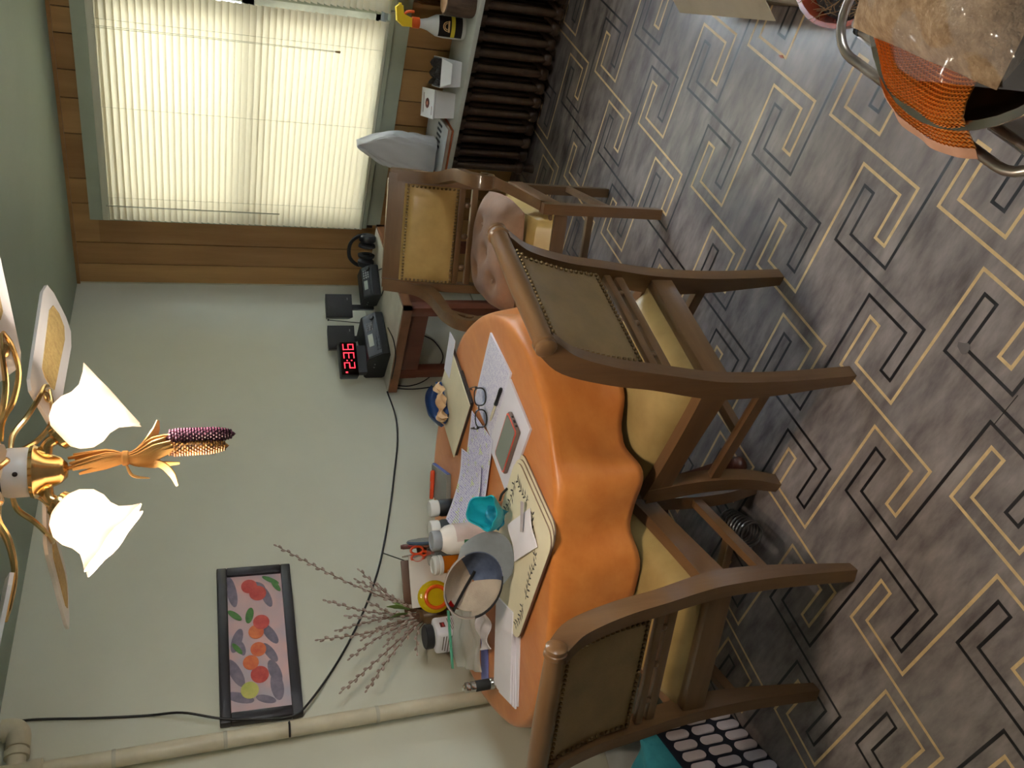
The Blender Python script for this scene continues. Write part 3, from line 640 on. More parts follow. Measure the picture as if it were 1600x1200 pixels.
for (x, y, rx, ry, ro) in ((.98, .20, .036, .010, 1.0), (.90, .11, .030, .010, .5), (.69, .88, .032, .012, .8), (.68, .62, .034, .014, -.2), (.44, .86, .028, .009, .6)):
    blob('painted_leaf', cv(min(x, .95), y), GRN, r=(rx, ry), rot=ro, y=-.0212)
for (x, y, r, m) in ((.91, .60, .031, RED), (.85, .45, .033, RED), (.62, .42, .031, RED), (.55, .52, .029, ORG), (.42, .50, .029, ORG), (.33, .64, .029, ORG), (.24, .50, .033, RED), (.14, .68, .032, YEL)):
    blob('painted_apple', cv(x, y), m, r=(r, r*.94), y=-.0220-.0004*random.random())

# ------------------------------------------------------------------ black cable along the wall
Y0 = YW-.008
BLK = mat('black_rubber', (26, 26, 28), .5, var=.1)
cp = [(605, 612), (618, 650), (621, 690), (616, 740), (610, 790), (600, 850), (588, 900), (566, 960), (530, 1030), (480, 1108), (452, 1128), (400, 1132), (345, 1131), (285, 1122), (230, 1118), (150, 1122), (60, 1124), (20, 1128)]
P = []
for i, (x, y) in enumerate(cp):
    p = on_y(x, y, Y0); p.y = Y0-(.036 if 9 <= i <= 13 else .0); P.append(p)
tag(MB().tube(P, .0042, 8, 6).obj('wall_cable', BLK, None), 'black cable running along the painted wall from the radios up past the painting', 'cable')
a = on_y(452, 1128, YW-.088); c = on_y(453, 1152, YW-.088)
tag(MB().tube([a+Vector((0, .03, 0)), a, (a+c)/2+Vector((0, -.004, 0)), c], .0035, 8, 4).obj('cable_offcut', BLK, None), 'short black wire looped round the heating pipe', 'wire')

# ================================================================== SIDE TABLE AND RADIOS
ZS = .76
t = thing('side_table', 'reddish wooden side table with pale marble top standing in the panelled corner', 'table', (3.085, 2.357, 0))
SX, SY_ = .70, .53
REDW = wood('red_brown_wood', (118, 66, 46), (88, 44, 30), 'Z', .38, 10)
MB().bb((.012, .012, ZS-.022), (SX-.012, SY_, ZS)).obj('marble_top', mat('pale_marble', (206, 202, 186), .3, c2=(176, 172, 156), vscale=9, detail=8), t, False)
b = MB(); b.bb((0, 0, ZS-.045), (SX, .018, ZS-.003)); b.bb((0, 0, ZS-.045), (.018, SY_, ZS-.003)); b.bb((SX-.018, 0, ZS-.045), (SX, SY_, ZS-.003))
b.obj('edge_moulding', wood('edge_wood', (140, 94, 62), (108, 70, 44), 'X', .36, 10), t, False)
b = MB(); b.bb((.06, .05, ZS-.15), (SX-.06, .068, ZS-.04)); b.bb((.06, .05, ZS-.15), (.078, SY_-.04, ZS-.04)); b.bb((SX-.078, .05, ZS-.15), (SX-.06, SY_-.04, ZS-.04)); b.obj('apron', REDW, t, False)
for x, y in ((.055, .045), (SX-.105, .045), (.055, SY_-.095), (SX-.105, SY_-.095)): MB().bb((x, y, 0), (x+.05, y+.05, ZS-.04), bev=.004).obj('leg', REDW, t)
MB().bb((.08, .07, .22), (.1, SY_-.07, .255)).obj('stretcher', REDW, t, False)

GREY = mat('charcoal_plastic', (52, 54, 58), .45, var=.08, bump=.03, bscale=300); DARK = mat('black_plastic', (24, 25, 28), .45, var=.1); BTN = mat('pale_button', (150, 152, 150), .5); LCD = mat('grey_lcd', (168, 176, 166), .3)
def radio(name, label, loc, rz, W, D, H, keys):
    t = thing(name, label, 'radio', loc, rz)
    # body with sloping front, front faces local -Y
    prof = [(0, .006), (.012, 0), (D-.01, 0), (D, .01), (D, H-.012), (D-.012, H), (.055, H), (.045, H-.004), (0, .04)]
    MB().poly([(y, z) for y, z in prof], -W/2, W/2, Matrix(((0, 0, 1, 0), (1, 0, 0, 0), (0, 1, 0, 0), (0, 0, 0, 1)))).obj('body', DARK, t, False)
    sl = math.atan2(H-.044, .045); nrm = RX(sl)
    F = lambda u, v, d=0: TR(u, .0225-.0005, .04+(H-.044)/2) @ nrm @ TR(0, v, d)
    ln = math.hypot(H-.044, .045)
    MB().box((0, 0, .0015), (W-.012, ln-.004, .004), F(0, 0), bev=.001).obj('front_panel', GREY, t, False)
    MB().box((0, 0, .004), (W*.28, ln*.34, .003), F(-W*.12, ln*.12)).obj('display', LCD, t, False)
    for i in range(4):
        for j in range(3): MB().box((0, 0, .005), (.008, .007, .004), F(W*.12+i*.013, -ln*.08+(j-1)*.013+ln*.12), bev=.001).obj('key', BTN, t, False)
    for i in range(keys): MB().box((0, 0, .005), (.016, .007, .004), F(-W*.36+(i % 4)*.022, -ln*.24-(i//4)*.013), bev=.001).obj('key', GREY, t, False)
    MB().lathe([(.013, 0), (.012, .012), (0, .013)], 14, F(W*.38, -ln*.2, .003)).obj('tuning_knob', DARK, t)
    for y in (.09, .115): MB().lathe([(.003, 0), (.003, .002), (0, .002)], 8, TR(-W/2, y, H*.62) @ RY(-PI/2)).obj('socket', BTN, t)
    return t
radio('desktop_radio', 'wide charcoal desktop radio with keypad under the red clock', (3.272, 2.652, ZS), math.radians(-13), .26, .205, .105, 8)
radio('desktop_scanner', 'smaller black keypad scanner between the wide radio and the headphones', (3.545, 2.530, ZS), math.radians(-28), .17, .14, .085, 4)
def speaker(label, px, Y, rz, zb, foot):
    p = on_y(px[0], px[1], Y)
    t = thing('extension_speaker', label, 'speaker', (p.x, p.y, zb), rz)
    MB().slab(lambda u, v: (.062*(2*u-1), 0, .135*v), lambda u, v: (.052*(2*u-1), .075, .008+.118*v), 1, 1).obj('cabinet', DARK, t, False)
    MB().box((0, -.002, .0675), (.116, .006, .126), bev=.002).obj('grille', mat('grille_cloth', (58, 58, 60), .8, bump=.3, bscale=400), t)
    MB().box((.036, -.006, .025), (.012, .002, .004)).obj('badge', BTN, t, False)
    MB().bb((-.012, .02, -(zb-foot)), (.012, .05, .01)).obj('stand', DARK, t, False)
speaker('black speaker on a short stand directly above the wide radio', (565, 527), 2.785, math.radians(-38), .885, ZS+.105)
speaker('black speaker on a short stand above the smaller scanner', (560, 478), 2.715, math.radians(-38), .878, ZS)
p = on_y(566, 566, 2.755)
t = thing('led_clock', 'black digital clock with glowing red numerals on top of the wide radio', 'clock', (p.x+.022, p.y-.008, .893), math.radians(-28))
MB().box((0, .03, .058), (.178, .055, .088), bev=.006).obj('case', DARK, t)
MB().bb((-.07, .01, -.028), (.07, .055, .016)).obj('base', GREY, t, False)
MB().bb((-.084, -.0005, .018), (.084, .004, .098)).obj('face', mat('smoked_face', (14, 8, 10), .15), t, False)
LED = mat('red_led', (255, 40, 50), .5, emit=(255, 40, 56), estr=3, var=0)
SEG = {'2': 'abged', '3': 'abgcd', '6': 'afgedc'}
def digit(ch, x0, z0, w_, h_):
    s = .0034
    R = {'a': (x0, z0+h_-s, x0+w_, z0+h_), 'd': (x0, z0, x0+w_, z0+s), 'g': (x0, z0+h_/2-s/2, x0+w_, z0+h_/2+s/2), 'b': (x0+w_-s, z0+h_/2, x0+w_, z0+h_), 'c': (x0+w_-s, z0, x0+w_, z0+h_/2), 'f': (x0, z0+h_/2, x0+s, z0+h_), 'e': (x0, z0, x0+s, z0+h_/2)}
    b = MB()
    for k in SEG[ch]: a_ = R[k]; b.bb((a_[0], -.0018, a_[1]), (a_[2], -.0006, a_[3]))
    return b.obj('numeral', LED, t, False)
digit('2', -.052, .032, .030, .052); digit('3', .000, .032, .030, .052); digit('6', .044, .032, .030, .052)
b = MB(); b.bb((-.014, -.0018, .044), (-.009, -.0006, .049)); b.bb((-.014, -.0018, .066), (-.009, -.0006, .071)); b.obj('colon', LED, t, False)
MB().bb((-.076, -.0018, .070), (-.070, -.0006, .080)).obj('indicator', LED, t, False)
# telescopic aerial
a = on_y(567, 505, 2.72); c = on_y(513, 500, 2.72)
tag(MB().tube([(a.x, a.y, .845), c], .0022, 6).ball(c, .005).obj('aerial', BLK, None), 'thin black aerial standing between the two speakers', 'aerial')
# headphones lying on the marble
p = on_z(592, 400, ZS)
t = thing('headphones', 'black headphones set down on the marble next to the panelling', 'headphones', (p.x+.090, p.y+.030, ZS), math.radians(-75))
MB().tube([(-.075, 0, .04), (-.078, 0, .085), (-.045, 0, .125), (0, 0, .135), (.045, 0, .125), (.078, 0, .085), (.075, 0, .04)], .006, 8, 5, flat=1.6).obj('headband', DARK, t)
for s in (-1, 1):
    MB().lathe([(0, -.022), (.030, -.02), (.042, -.008), (.042, .012), (.034, .022), (0, .024)], 20, TR(s*.062, 0, .044) @ RY(PI/2*s)).obj('ear_cup', DARK, t)
    MB().lathe([(.018, .0), (.041, -.006), (.044, -.018), (.026, -.024), (.018, -.018)], 20, TR(s*.040, 0, .044) @ RY(PI/2*s)).obj('ear_pad', mat('pad_foam', (20, 20, 22), .9), t)
# loose leads
def lead(name, label, pts, r=.003):
    tag(MB().tube(pts, r, 6, 6).obj(name, BLK, None), label, 'cord')
q = [on_z(*c, ZS+.004) for c in ((585, 425), (602, 420), (600, 448), (596, 462))]
lead('headphone_lead', 'thin black headphone cord curling over the marble top', q)
q = [on_z(*c, ZS+.004) for c in ((606, 512), (615, 532), (618, 560), (612, 592))]
lead('radio_lead', 'black power cord lying along the side of the wide radio', q)
q = [on_y(606, 600, YW-.012), on_y(640, 603, YW-.012), on_y(670, 590, YW-.012), on_y(692, 560, YW-.012), on_y(680, 535, YW-.012), on_y(662, 524, YW-.012)]
lead('drooping_lead', 'black cord drooping in a loop below the side table', q)
q = [on_y(607, 606, YW-.01), on_y(645, 608, YW-.01), on_y(690, 604, YW-.01), on_y(730, 612, YW-.01), on_y(800, 640, YW-.01)]
lead('trailing_lead', 'black cord hanging straight down the wall from the side table', q)

# ================================================================== THINGS ON THE RADIATOR BOARD
ZB = .474
t = thing('spray_bottle', 'white spray bottle with yellow trigger and dark label on the radiator board', 'spray bottle', (3.83, 1.335, ZB), math.radians(20))
WP = mat('white_plastic', (214, 214, 210), .35, var=.03)
MB().lathe([(0, 0), (.045, 0), (.050, .008), (.050, .10), (.046, .135), (.026, .175), (.020, .20), (.019, .215), (0, .215)], 20, Matrix.Diagonal((.62, 1.0, 1, 1))).obj('bottle_body', WP, t)
MB().lathe([(.021, .212), (.024, .214), (.024, .245), (.020, .248), (0, .248)], 18).obj('collar', mat('orange_collar', (226, 96, 40), .4), t)
YM = mat('yellow_trigger', (232, 196, 36), .4, var=.05)
MB().poly([(-.02, .245), (-.022, .285), (.0, .315), (.055, .322), (.066, .310), (.064, .292), (.03, .286), (.016, .245)], -.014, .014, Matrix(((0, 0, 1, 0), (-1, 0, 0, 0), (0, 1, 0, 0), (0, 0, 0, 1)))).obj('spray_head', YM, t, False)
MB().tube([(0, -.022, .285), (0, -.040, .27), (0, -.044, .238)], .006, 8, 4).obj('trigger', mat('orange_collar', (226, 96, 40)), t)
MB().lathe([(.007, 0), (.007, .012), (0, .012)], 10, TR(0, -.062, .303) @ RX(PI/2)).obj('nozzle', YM, t)
def lab(z0, z1, m, nm, a0=PI-1.0, a1=PI+1.0, r=.0515, push=0):
    b = MB(); b.slab(lambda u, v: (.62*(r+push)*math.cos(a0+(a1-a0)*u), (r+push)*math.sin(a0+(a1-a0)*u), z0+(z1-z0)*v), lambda u, v: (.62*(r-.001)*math.cos(a0+(a1-a0)*u), (r-.001)*math.sin(a0+(a1-a0)*u), z0+(z1-z0)*v), 12, 1); return b.obj(nm, m, t)
lab(.018, .128, mat('black_label', (34, 28, 28), .4), 'label'); lab(.052, .070, mat('yellow_band', (222, 200, 60), .4), 'label_band', push=.0006)
for r_ in (.020, .013):
    MB().tube([(-.0325-.0004, -.0+r_*math.cos(a), .088+r_*math.sin(a)) for a in [PI*k/10 for k in range(11)]], .0022, 6).obj('emblem_arc', mat('cream_print', (222, 180, 130), .5), t)
MB().bb((-.034, -.024, .078), (-.0315, .024, .086)).obj('emblem_bar', mat('cream_print', (222, 180, 130), .5), t, False)
t = thing('glass_jar', 'amber brown glass jar behind the wood stump on the radiator board', 'jar', (3.90, 1.20, ZB))
AMB = mat('amber_glass', (120, 68, 18), .08, trans=.75, var=.1, ior=1.3)
MB().lathe([(0, 0), (.065, 0), (.072, .01), (.072, .20), (.060, .235), (.050, .25), (.050, .285), (.046, .285), (.046, .25), (.056, .23), (.068, .2), (.068, .012), (0, .006)], 24).obj('vessel', AMB, t)
MB().lathe([(0, .006), (.066, .014), (.066, .17), (0, .172)], 20).obj('contents', mat('brown_contents', (96, 58, 24), .6), t)
t = thing('wood_stump', 'short bark covered log slice with pale sawn top on the radiator board', 'log', (3.775, 1.205, ZB))
MB().lathe([(0, 0), (.058, 0), (.060, .01), (.059, .12), (.057, .132), (.050, .134)], 22, wob=lambda u, z: 1+.03*math.sin(u*2*PI*5)+.02*math.sin(u*2*PI*11)).obj('bark', mat('bark', (98, 76, 60), .9, c2=(62, 46, 36), vscale=30, stretch=(1, 1, .3), bump=.6, bscale=50), t)
MB().lathe([(.052, .1325), (.05, .1355), (0, .1355)], 22).obj('sawn_top', mat('sawn_wood', (184, 146, 108), .7, c2=(156, 116, 82), vscale=40), t)
CARD = mat('white_carton', (216, 214, 214), .6, var=.03)
t = thing('open_carton', 'open white paper carton filled with dark soil on the radiator board', 'carton', (3.805, 1.535, ZB), math.radians(20))
b = MB(); b.slab(lambda u, v: (.055*(2*u-1), .055*(2*v-1), 0), lambda u, v: (.055*(2*u-1), .055*(2*v-1), .002), 1, 1)
for s in (-1, 1):
    b.slab(lambda u, v: (s*(.055+.014*v), (.055+.012*v)*(2*u-1), .1*v), lambda u, v: (s*(.053+.014*v), (.055+.012*v)*(2*u-1), .1*v), 1, 1); b.slab(lambda u, v: ((.055+.014*v)*(2*u-1), s*(.055+.012*v), .1*v), lambda u, v: ((.055+.014*v)*(2*u-1), s*(.053+.012*v), .1*v), 1, 1)
b.obj('carton_body', CARD, t, False)
MB().slab(lambda u, v: (-.068-.05*v, .062*(2*u-1)*(1-.3*v), .1-.035*v), lambda u, v: (-.068-.05*v, .062*(2*u-1)*(1-.3*v), .098-.035*v), 1, 2).obj('flap', CARD, t, False)
MB().slab(lambda u, v: (.060*(2*u-1), .058*(2*v-1), .095+.022*math.sin(u*9+v*7)*math.sin(v*8)+.012), lambda u, v: (.056*(2*u-1), .054*(2*v-1), .03), 12, 12).obj('soil', mat('dark_soil', (60, 52, 46), .95, c2=(26, 22, 20), vscale=120, bump=.8, bscale=150), t)
t = thing('lidded_carton', 'white carton with a sloping lid and round maroon emblem on the radiator board', 'carton', (3.815, 1.694, ZB), math.radians(20))
MB().slab(lambda u, v: (.060*(2*u-1), .056*(2*v-1), 0), lambda u, v: (.070*(2*u-1), .062*(2*v-1), .098+.018*u), 1, 1).obj('carton_body', CARD, t, False)
lm = TR(0, 0, .110) @ RY(-.13)
lid = MB().box((0, 0, .004), (.150, .132, .006), lm).obj('lid', CARD, t, False)
MB().lathe([(0, .0072), (.024, .0072), (.024, .0080), (0, .0080)], 8, lm).obj('emblem', mat('maroon_print', (92, 34, 34), .5), lid, False)
MB().lathe([(0, .0080), (.010, .0080), (.010, .0086), (0, .0086)], 8, lm).obj('emblem_centre', mat('tan_print', (170, 110, 84), .5), lid, False)
MB().box((.045, -.0, .0076), (.004, .09, .0008), lm).obj('printed_line', mat('maroon_print', (92, 34, 34)), lid, False); MB().box((-.055, .03, .0076), (.004, .04, .0008), lm).obj('printed_line', mat('maroon_print', (92, 34, 34)), lid, False)
t = thing('book', 'flat book with orange brown cover lying at the end of the radiator board', 'book', (3.835, 1.925, ZB), math.radians(3))
MB().box((0, 0, .004), (.29, .30, .007)).obj('back_cover', mat('orange_cover', (178, 92, 52), .5), t, False)
MB().box((.004, 0, .016), (.275, .286, .018)).obj('page_block', mat('page_edges', (206, 190, 168), .8), t, False)
MB().box((0, 0, .028), (.29, .30, .006)).obj('front_cover', mat('orange_cover', (178, 92, 52), .5), t, False)
t = thing('vent_cover', 'light grey slotted plastic vent cover lying on the orange book', 'vent cover', (3.825, 1.905, ZB+.031), math.radians(4))
MB().slab(lambda u, v: (-.15+.29*u, -.135+.25*v, .003+.018*u), lambda u, v: (-.15+.29*u, -.135+.25*v, .0005), 1, 1).obj('plate', mat('grey_vent', (192, 194, 194), .45), t, False)
for k in range(5): MB().box((-.04, -.115+k*.026, .0115), (.055, .011, .006), TR(0, 0, 0) @ RY(-.062)).obj('slot', mat('slot_dark', (70, 72, 76), .6), t, False)
b = MB()
def bagf(u, v, k):
    a = 2*PI*u; z = .36*v; sq = 1-.18*v; f = 1-max(0, (v-.62)/.38)**1.4*.82
    x = .058*math.cos(a); y = .10*math.sin(a)
    e = (abs(math.cos(a))**.35)*(1 if math.cos(a) > 0 else -1); g = (abs(math.sin(a))**.45)*(1 if math.sin(a) > 0 else -1)
    cr = 1+.05*math.sin(7*a+9*v)+.035*math.sin(13*a-14*v)
    return Vector(((.052-k)*e*cr*(1-.35*v), (.092-k)*g*sq*cr*f-.035*v, z*(1-.05*math.sin(3*a)*v)))
n, m_ = 48, 18
G = [[b.bm.verts.new(bagf(i/n, j/m_, 0)) for i in range(n)] for j in range(m_+1)]
for j in range(m_):
    for i in range(n): b.bm.faces.new((G[j][i], G[j][(i+1) % n], G[j+1][(i+1) % n], G[j+1][i]))
b.bm.faces.new(G[0][::-1]); b.bm.faces.new(G[m_])
o = tag(b.obj('paper_bag', translucent('white_bag', (212, 212, 214), .6, .15), None, angle=50), 'crumpled white paper bag standing beside the armchair on the grey vent cover', 'bag')
o.location = (3.79, 1.955, ZB+.052); o.rotation_euler = (0, 0, .1)

# ================================================================== THINGS ON THE ROUND TABLE
Z0 = ZTOP+.0008
PAPER = mat('white_paper', (226, 224, 236), .7, var=.02)
def sheet(name, label, c, w_, h_, rz, th, m, cat='paper', z=Z0, curl=None, uv=True):
    b = MB()
    f = curl or (lambda u, v: 0)
    b.slab(lambda u, v: (w_*(u-.5), h_*(v-.5), th+f(u, v)), lambda u, v: (w_*(u-.5), h_*(v-.5), f(u, v)), 12 if curl else 1, 12 if curl else 1)
    o = tag(b.obj(name, m, None, bool(curl), uvxy=(-w_/2, -h_/2, w_/2, h_/2)), label, cat); o.location = (c[0], c[1], z); o.rotation_euler = (0, 0, rz); return o
TXT = text_mat('writing_paper', (222, 220, 240), (150, 140, 205), 34, (206, 222, 110))
TXT2 = text_mat('faint_writing', (226, 224, 240), (190, 186, 220), 30)
sheet('paper_stack', 'stack of white papers with faint writing under the eyeglasses', (1.945, 1.812), .22, .285, math.radians(4), .006, TXT2)
sheet('paper_stack', 'stack of plain white papers under the mobile phone', (1.735, 1.832), .215, .300, math.radians(-1.5), .007, PAPER, z=Z0+.0002)
sheet('loose_sheet', 'loose sheet with violet writing and green highlighting beside the eyeglasses', (1.885, 2.105), .225, .285, math.radians(18), .001, TXT, z=Z0+.0085)
sheet('handwritten_page', 'curled handwritten page with highlighted lines propped against the dark bottles', (1.862, 2.245), .215, .27, math.radians(28), .0012, TXT, z=Z0+.011, curl=lambda u, v: .075*max(0, v-.25)**1.6+.02*(u-.5)**2)
sheet('blue_folder', 'slim blue folder peeping out under the handwritten page', (1.80, 2.20), .10, .12, math.radians(28), .006, mat('blue_folder', (58, 82, 170), .5), 'folder', z=Z0+.001)
# notebook and what lies on it
t = thing('notebook', 'cream covered notebook with a dark spine near the side table end of the orange cloth', 'notebook', (2.205, 2.122, Z0), math.radians(-4))
MB().box((0, 0, .007), (.285, .275, .012)).obj('page_block', mat('notebook_edge', (70, 58, 48), .7), t, False)
MB().box((0, .002, .0145), (.292, .282, .003)).obj('cover', mat('cream_cover', (226, 216, 186), .6, var=.05), t, False)
MB().box((-.06, -.142, .006), (.16, .010, .011)).obj('spine', mat('dark_spine', (40, 32, 28), .5), t, False)
sheet('folded_paper', 'folded white paper tucked on the far corner of the notebook', (2.33, 2.00), .07, .16, math.radians(10), .002, PAPER, z=Z0+.0165)
t = thing('glasses_case', 'open navy blue eyeglasses case holding a crumpled tan cloth on the notebook', 'glasses case', (2.285, 2.200, Z0+.0165), math.radians(-12))
NAVY = mat('navy_shell', (40, 66, 116), .3, coat=.3)
MB().slab(lambda u, v: (.085*(2*u-1), .004+.038*math.sin(PI*v)-.002+.030*(1-(2*u-1)**2)*(v), .062*v*(1-.5*(2*u-1)**4)), lambda u, v: (.082*(2*u-1), .0+.034*math.sin(PI*v)-.002+.030*(1-(2*u-1)**2)*v-.004, .062*v*(1-.5*(2*u-1)**4)), 16, 8).obj('lid_shell', NAVY, t)
MB().slab(lambda u, v: (.085*(2*u-1)*(1-.12*abs(2*v-1)), .032*(2*v-1), .004+.022*((2*v-1)**2+(2*u-1)**4)*.5), lambda u, v: (.085*(2*u-1)*(1-.12*abs(2*v-1)), .034*(2*v-1), 0), 14, 8).obj('base_shell', NAVY, t)
for x in (-.05, .05): MB().ball((x, .045, .010), .004).obj('hinge', mat('steel', (190, 190, 195), .25, metal=1), t)
o = MB(); o.slab(lambda u, v: (.15*(u-.5), .05*(v-.5)-.03*u+.015*math.sin(7*u), .010+.020*abs(math.sin(9*u+4*v))+.012*math.sin(11*v)), lambda u, v: (.15*(u-.5), .05*(v-.5)-.03*u+.015*math.sin(7*u), .006+.020*abs(math.sin(9*u+4*v))+.012*math.sin(11*v)), 20, 8)
o = tag(o.obj('cleaning_cloth', mat('tan_cloth', (208, 172, 130), .8, c2=(176, 138, 100), vscale=20), None, angle=50), 'crumpled tan cleaning cloth spilling from the navy glasses case', 'cloth'); o.location = (2.245, 2.172, Z0+.024); o.rotation_euler = (0, 0, math.radians(-12))
# eyeglasses
gl = Vector((1.928, 1.885, Z0+.0095)); dirx = Vector((.105, -.103, 0)).normalized(); diry = Vector((.62, .78, 0)).normalized()
t = thing('eyeglasses', 'black framed eyeglasses resting with open arms on the papers', 'glasses', tuple(gl), math.atan2(dirx.y, dirx.x))
BF = mat('black_acetate', (34, 32, 34), .3)
for s in (-1, 1):
    P = [(s*.036+.029*math.copysign(abs(math.cos(a))**.75, math.cos(a)), .004*abs(math.cos(a)), .023+.020*math.copysign(abs(math.sin(a))**.75, math.sin(a))) for a in [2*PI*k/28 for k in range(29)]]
    MB().tube(P, .0024, 6).obj('rim', BF, t)
    MB().poly([(p[0], p[2]) for p in P[:-1]], 0, .0012, Matrix(((1, 0, 0, 0), (0, 0, -1, .003), (0, 1, 0, 0), (0, 0, 0, 1)))).obj('lens', mat('clear_lens', (240, 245, 250), .03, trans=1, var=0, ior=1.02), t, False)
    MB().tube([(s*.066, .002, .034), (s*.070, .012, .034), (s*.068, .10, .026), (s*.066, .128, .006), (s*.064, .140, .002)], .0024, 6, 4).obj('temple_arm', BF, t)
    MB().box((s*.066, .004, .034), (.008, .008, .009), bev=.002).obj('hinge', BF, t)
MB().tube([(-.008, 0, .028), (0, -.003, .031), (.008, 0, .028)], .0024, 6, 4).obj('bridge', BF, t)
# pen
a = Vector((1.865, 1.742, Z0+.012)); c = Vector((1.875, 1.900, Z0+.012)); d = (c-a)
t = thing('ballpoint_pen', 'black and white ballpoint pen lying between the eyeglasses and the phone', 'pen', tuple(a), math.atan2(d.y, d.x))
MB().lathe([(0, .0), (.005, .001), (.0065, .010), (.0055, .05), (.0068, .075), (.005, .078)], 10, RY(PI/2)).obj('grip', DARK, t)
MB().lathe([(.0048, .076), (.0045, .14), (.0025, .152), (0, .158)], 10, RY(PI/2)).obj('barrel', mat('ivory_barrel', (212, 204, 176), .35), t)
# phone
t = thing('mobile_phone', 'grey screened mobile phone in a red rimmed case lying on white papers', 'phone', (1.712, 1.832, Z0+.0076), math.radians(0))
MB().box((0, 0, .008), (.094, .186, .016), bev=.006).obj('case', mat('taupe_case', (128, 108, 96), .4), t)
b = MB()
P = [(.041*sx, .087*sy) for sx, sy in ((-1, -.93), (-.86, -1), (.86, -1), (1, -.93), (1, .93), (.86, 1), (-.86, 1), (-1, .93))]
MB().poly([(x*1.10, y*1.045) for x, y in P], .0145, .0168).obj('red_rim', mat('coral_rim', (214, 84, 66), .4), t, False)
MB().poly(P, .0150, .0176).obj('screen', mat('grey_screen', (124, 132, 124), .08, var=.02, spec=.8), t, False)
for x in (-.02, 0, .02): MB().box((x, -.093, .008), (.012 if x == 0 else .007, .002, .006)).obj('port', DARK, t, False)
# grey book with blue edge, red marker
t = thing('grey_book', 'slim grey book with blue edge at the far side of the cloth', 'book', (2.130, 2.500, Z0), math.radians(35))
MB().box((0, 0, .009), (.20, .13, .018)).obj('cover', mat('grey_cover', (138, 140, 134), .5), t, False)
MB().box((.0, -.0665, .009), (.20, .003, .012)).obj('blue_edge', mat('blue_edge', (96, 116, 186), .5), t, False)
t = thing('red_marker', 'orange red marker pen lying on the grey book', 'marker', (2.175, 2.545, Z0+.027), math.radians(-62))
MB().lathe([(0, -.06), (.008, -.058), (.009, .02), (.007, .025)], 12, RY(PI/2)).obj('barrel', mat('orange_red', (236, 84, 44), .4), t)
MB().lathe([(.0095, .02), (.009, .055), (.005, .06), (0, .06)], 12, RY(PI/2)).obj('cap', mat('orange_red', (236, 84, 44)), t)
MB().box((0, 0, .0095), (.03, .006, .002)).obj('printed_band', WP, t, False)

# place mats
MATM = mat('cream_placemat', (228, 218, 188), .45, var=.03); MATB = mat('brown_mat_edge', (136, 112, 96), .6)
def rrect(w_, h_, r, n=6):
    out = []
    for cx, cy, a0 in ((w_/2-r, h_/2-r, 0), (-w_/2+r, h_/2-r, PI/2), (-w_/2+r, -h_/2+r, PI), (w_/2-r, -h_/2+r, 1.5*PI)):
        out += [(cx+r*math.cos(a0+PI/2*k/n), cy+r*math.sin(a0+PI/2*k/n)) for k in range(n+1)]
    return out
PMC, PMR = (1.452, 2.035), math.radians(3)
for k, (dx, dy, lb) in enumerate(((.016, -.020, 'bottom cream place mat of the stack, mostly covered by the two above'), (.004, -.012, 'middle cream place mat of the stack, showing only its brown edge'), (0, 0, 'top cream place mat with black leafy sprigs under the baseball cap'))):
    t = thing('place_mat', lb, 'place mat', (PMC[0]+dx, PMC[1]+dy, Z0+.0002+k*.0062), PMR)
    MB().poly(rrect(.335, .475, .05), 0, .0042).obj('cork_back', MATB, t, False)
    MB().poly(rrect(.335, .475, .05), .0042, .0058).obj('printed_face', MATM, t, False)
SPR = mat('black_leaf_print', (40, 38, 40), .5); rr = random.Random(5)
def sprig(p0, p1, n):
    b = MB(); p0, p1 = Vector((*p0, .0059)), Vector((*p1, .0059)); d = (p1-p0).normalized(); s = Vector((-d.y, d.x, 0))
    b.tube([p0, (p0+p1)/2+s*.012, p1], .0009, 4, 4)
    for k in range(n):
        q = p0+(p1-p0)*(k+.5)/n+s*.012*math.sin(PI*(k+.5)/n)
        for sg in (-1, 1):
            dd = (d*.6+s*sg*rr.uniform(.6, 1)).normalized(); L_ = rr.uniform(.014, .026); e = Vector((-dd.y, dd.x, 0))*.0035
            vs = [b.bm.verts.new(v) for v in (q, q+dd*L_*.5+e, q+dd*L_, q+dd*L_*.5-e)]; b.bm.faces.new(vs)
    b.obj('leaf_sprig', SPR, t, False)
sprig((-.135, .06), (-.120, -.09), 7); sprig((-.118, -.10), (-.02, -.195), 7); sprig((.02, -.20), (.12, -.19), 6); sprig((-.13, .09), (-.125, .20), 6); sprig((.13, -.17), (.14, -.03), 6)
ZM = Z0+.0190
# folded napkin with a spoon print
b = MB(); o = sheet('paper_napkin', 'folded white paper napkin lying on the leafy place mat', (1.440, 1.945), .115, .180, math.radians(-24), .004, mat('napkin_white', (232, 228, 236), .8, var=.02), 'napkin', z=ZM, curl=lambda u, v: .002+.006*math.sin(3*u+2*v)**2)
o = MB().slab(lambda u, v: (.09*(u-.5), .02*(v-.5)*(1-.6*u), .001+.006*math.sin(PI*v)), lambda u, v: (.09*(u-.5), .02*(v-.5)*(1-.6*u), 0), 8, 4).obj('tea_wrapper', mat('grey_wrapper', (176, 168, 172), .4), None)
tag(o, 'small grey torn wrapper lying on the paper napkin', 'wrapper'); o.location = (1.463, 1.885, ZM+.013); o.rotation_euler = (0, 0, 2.2)
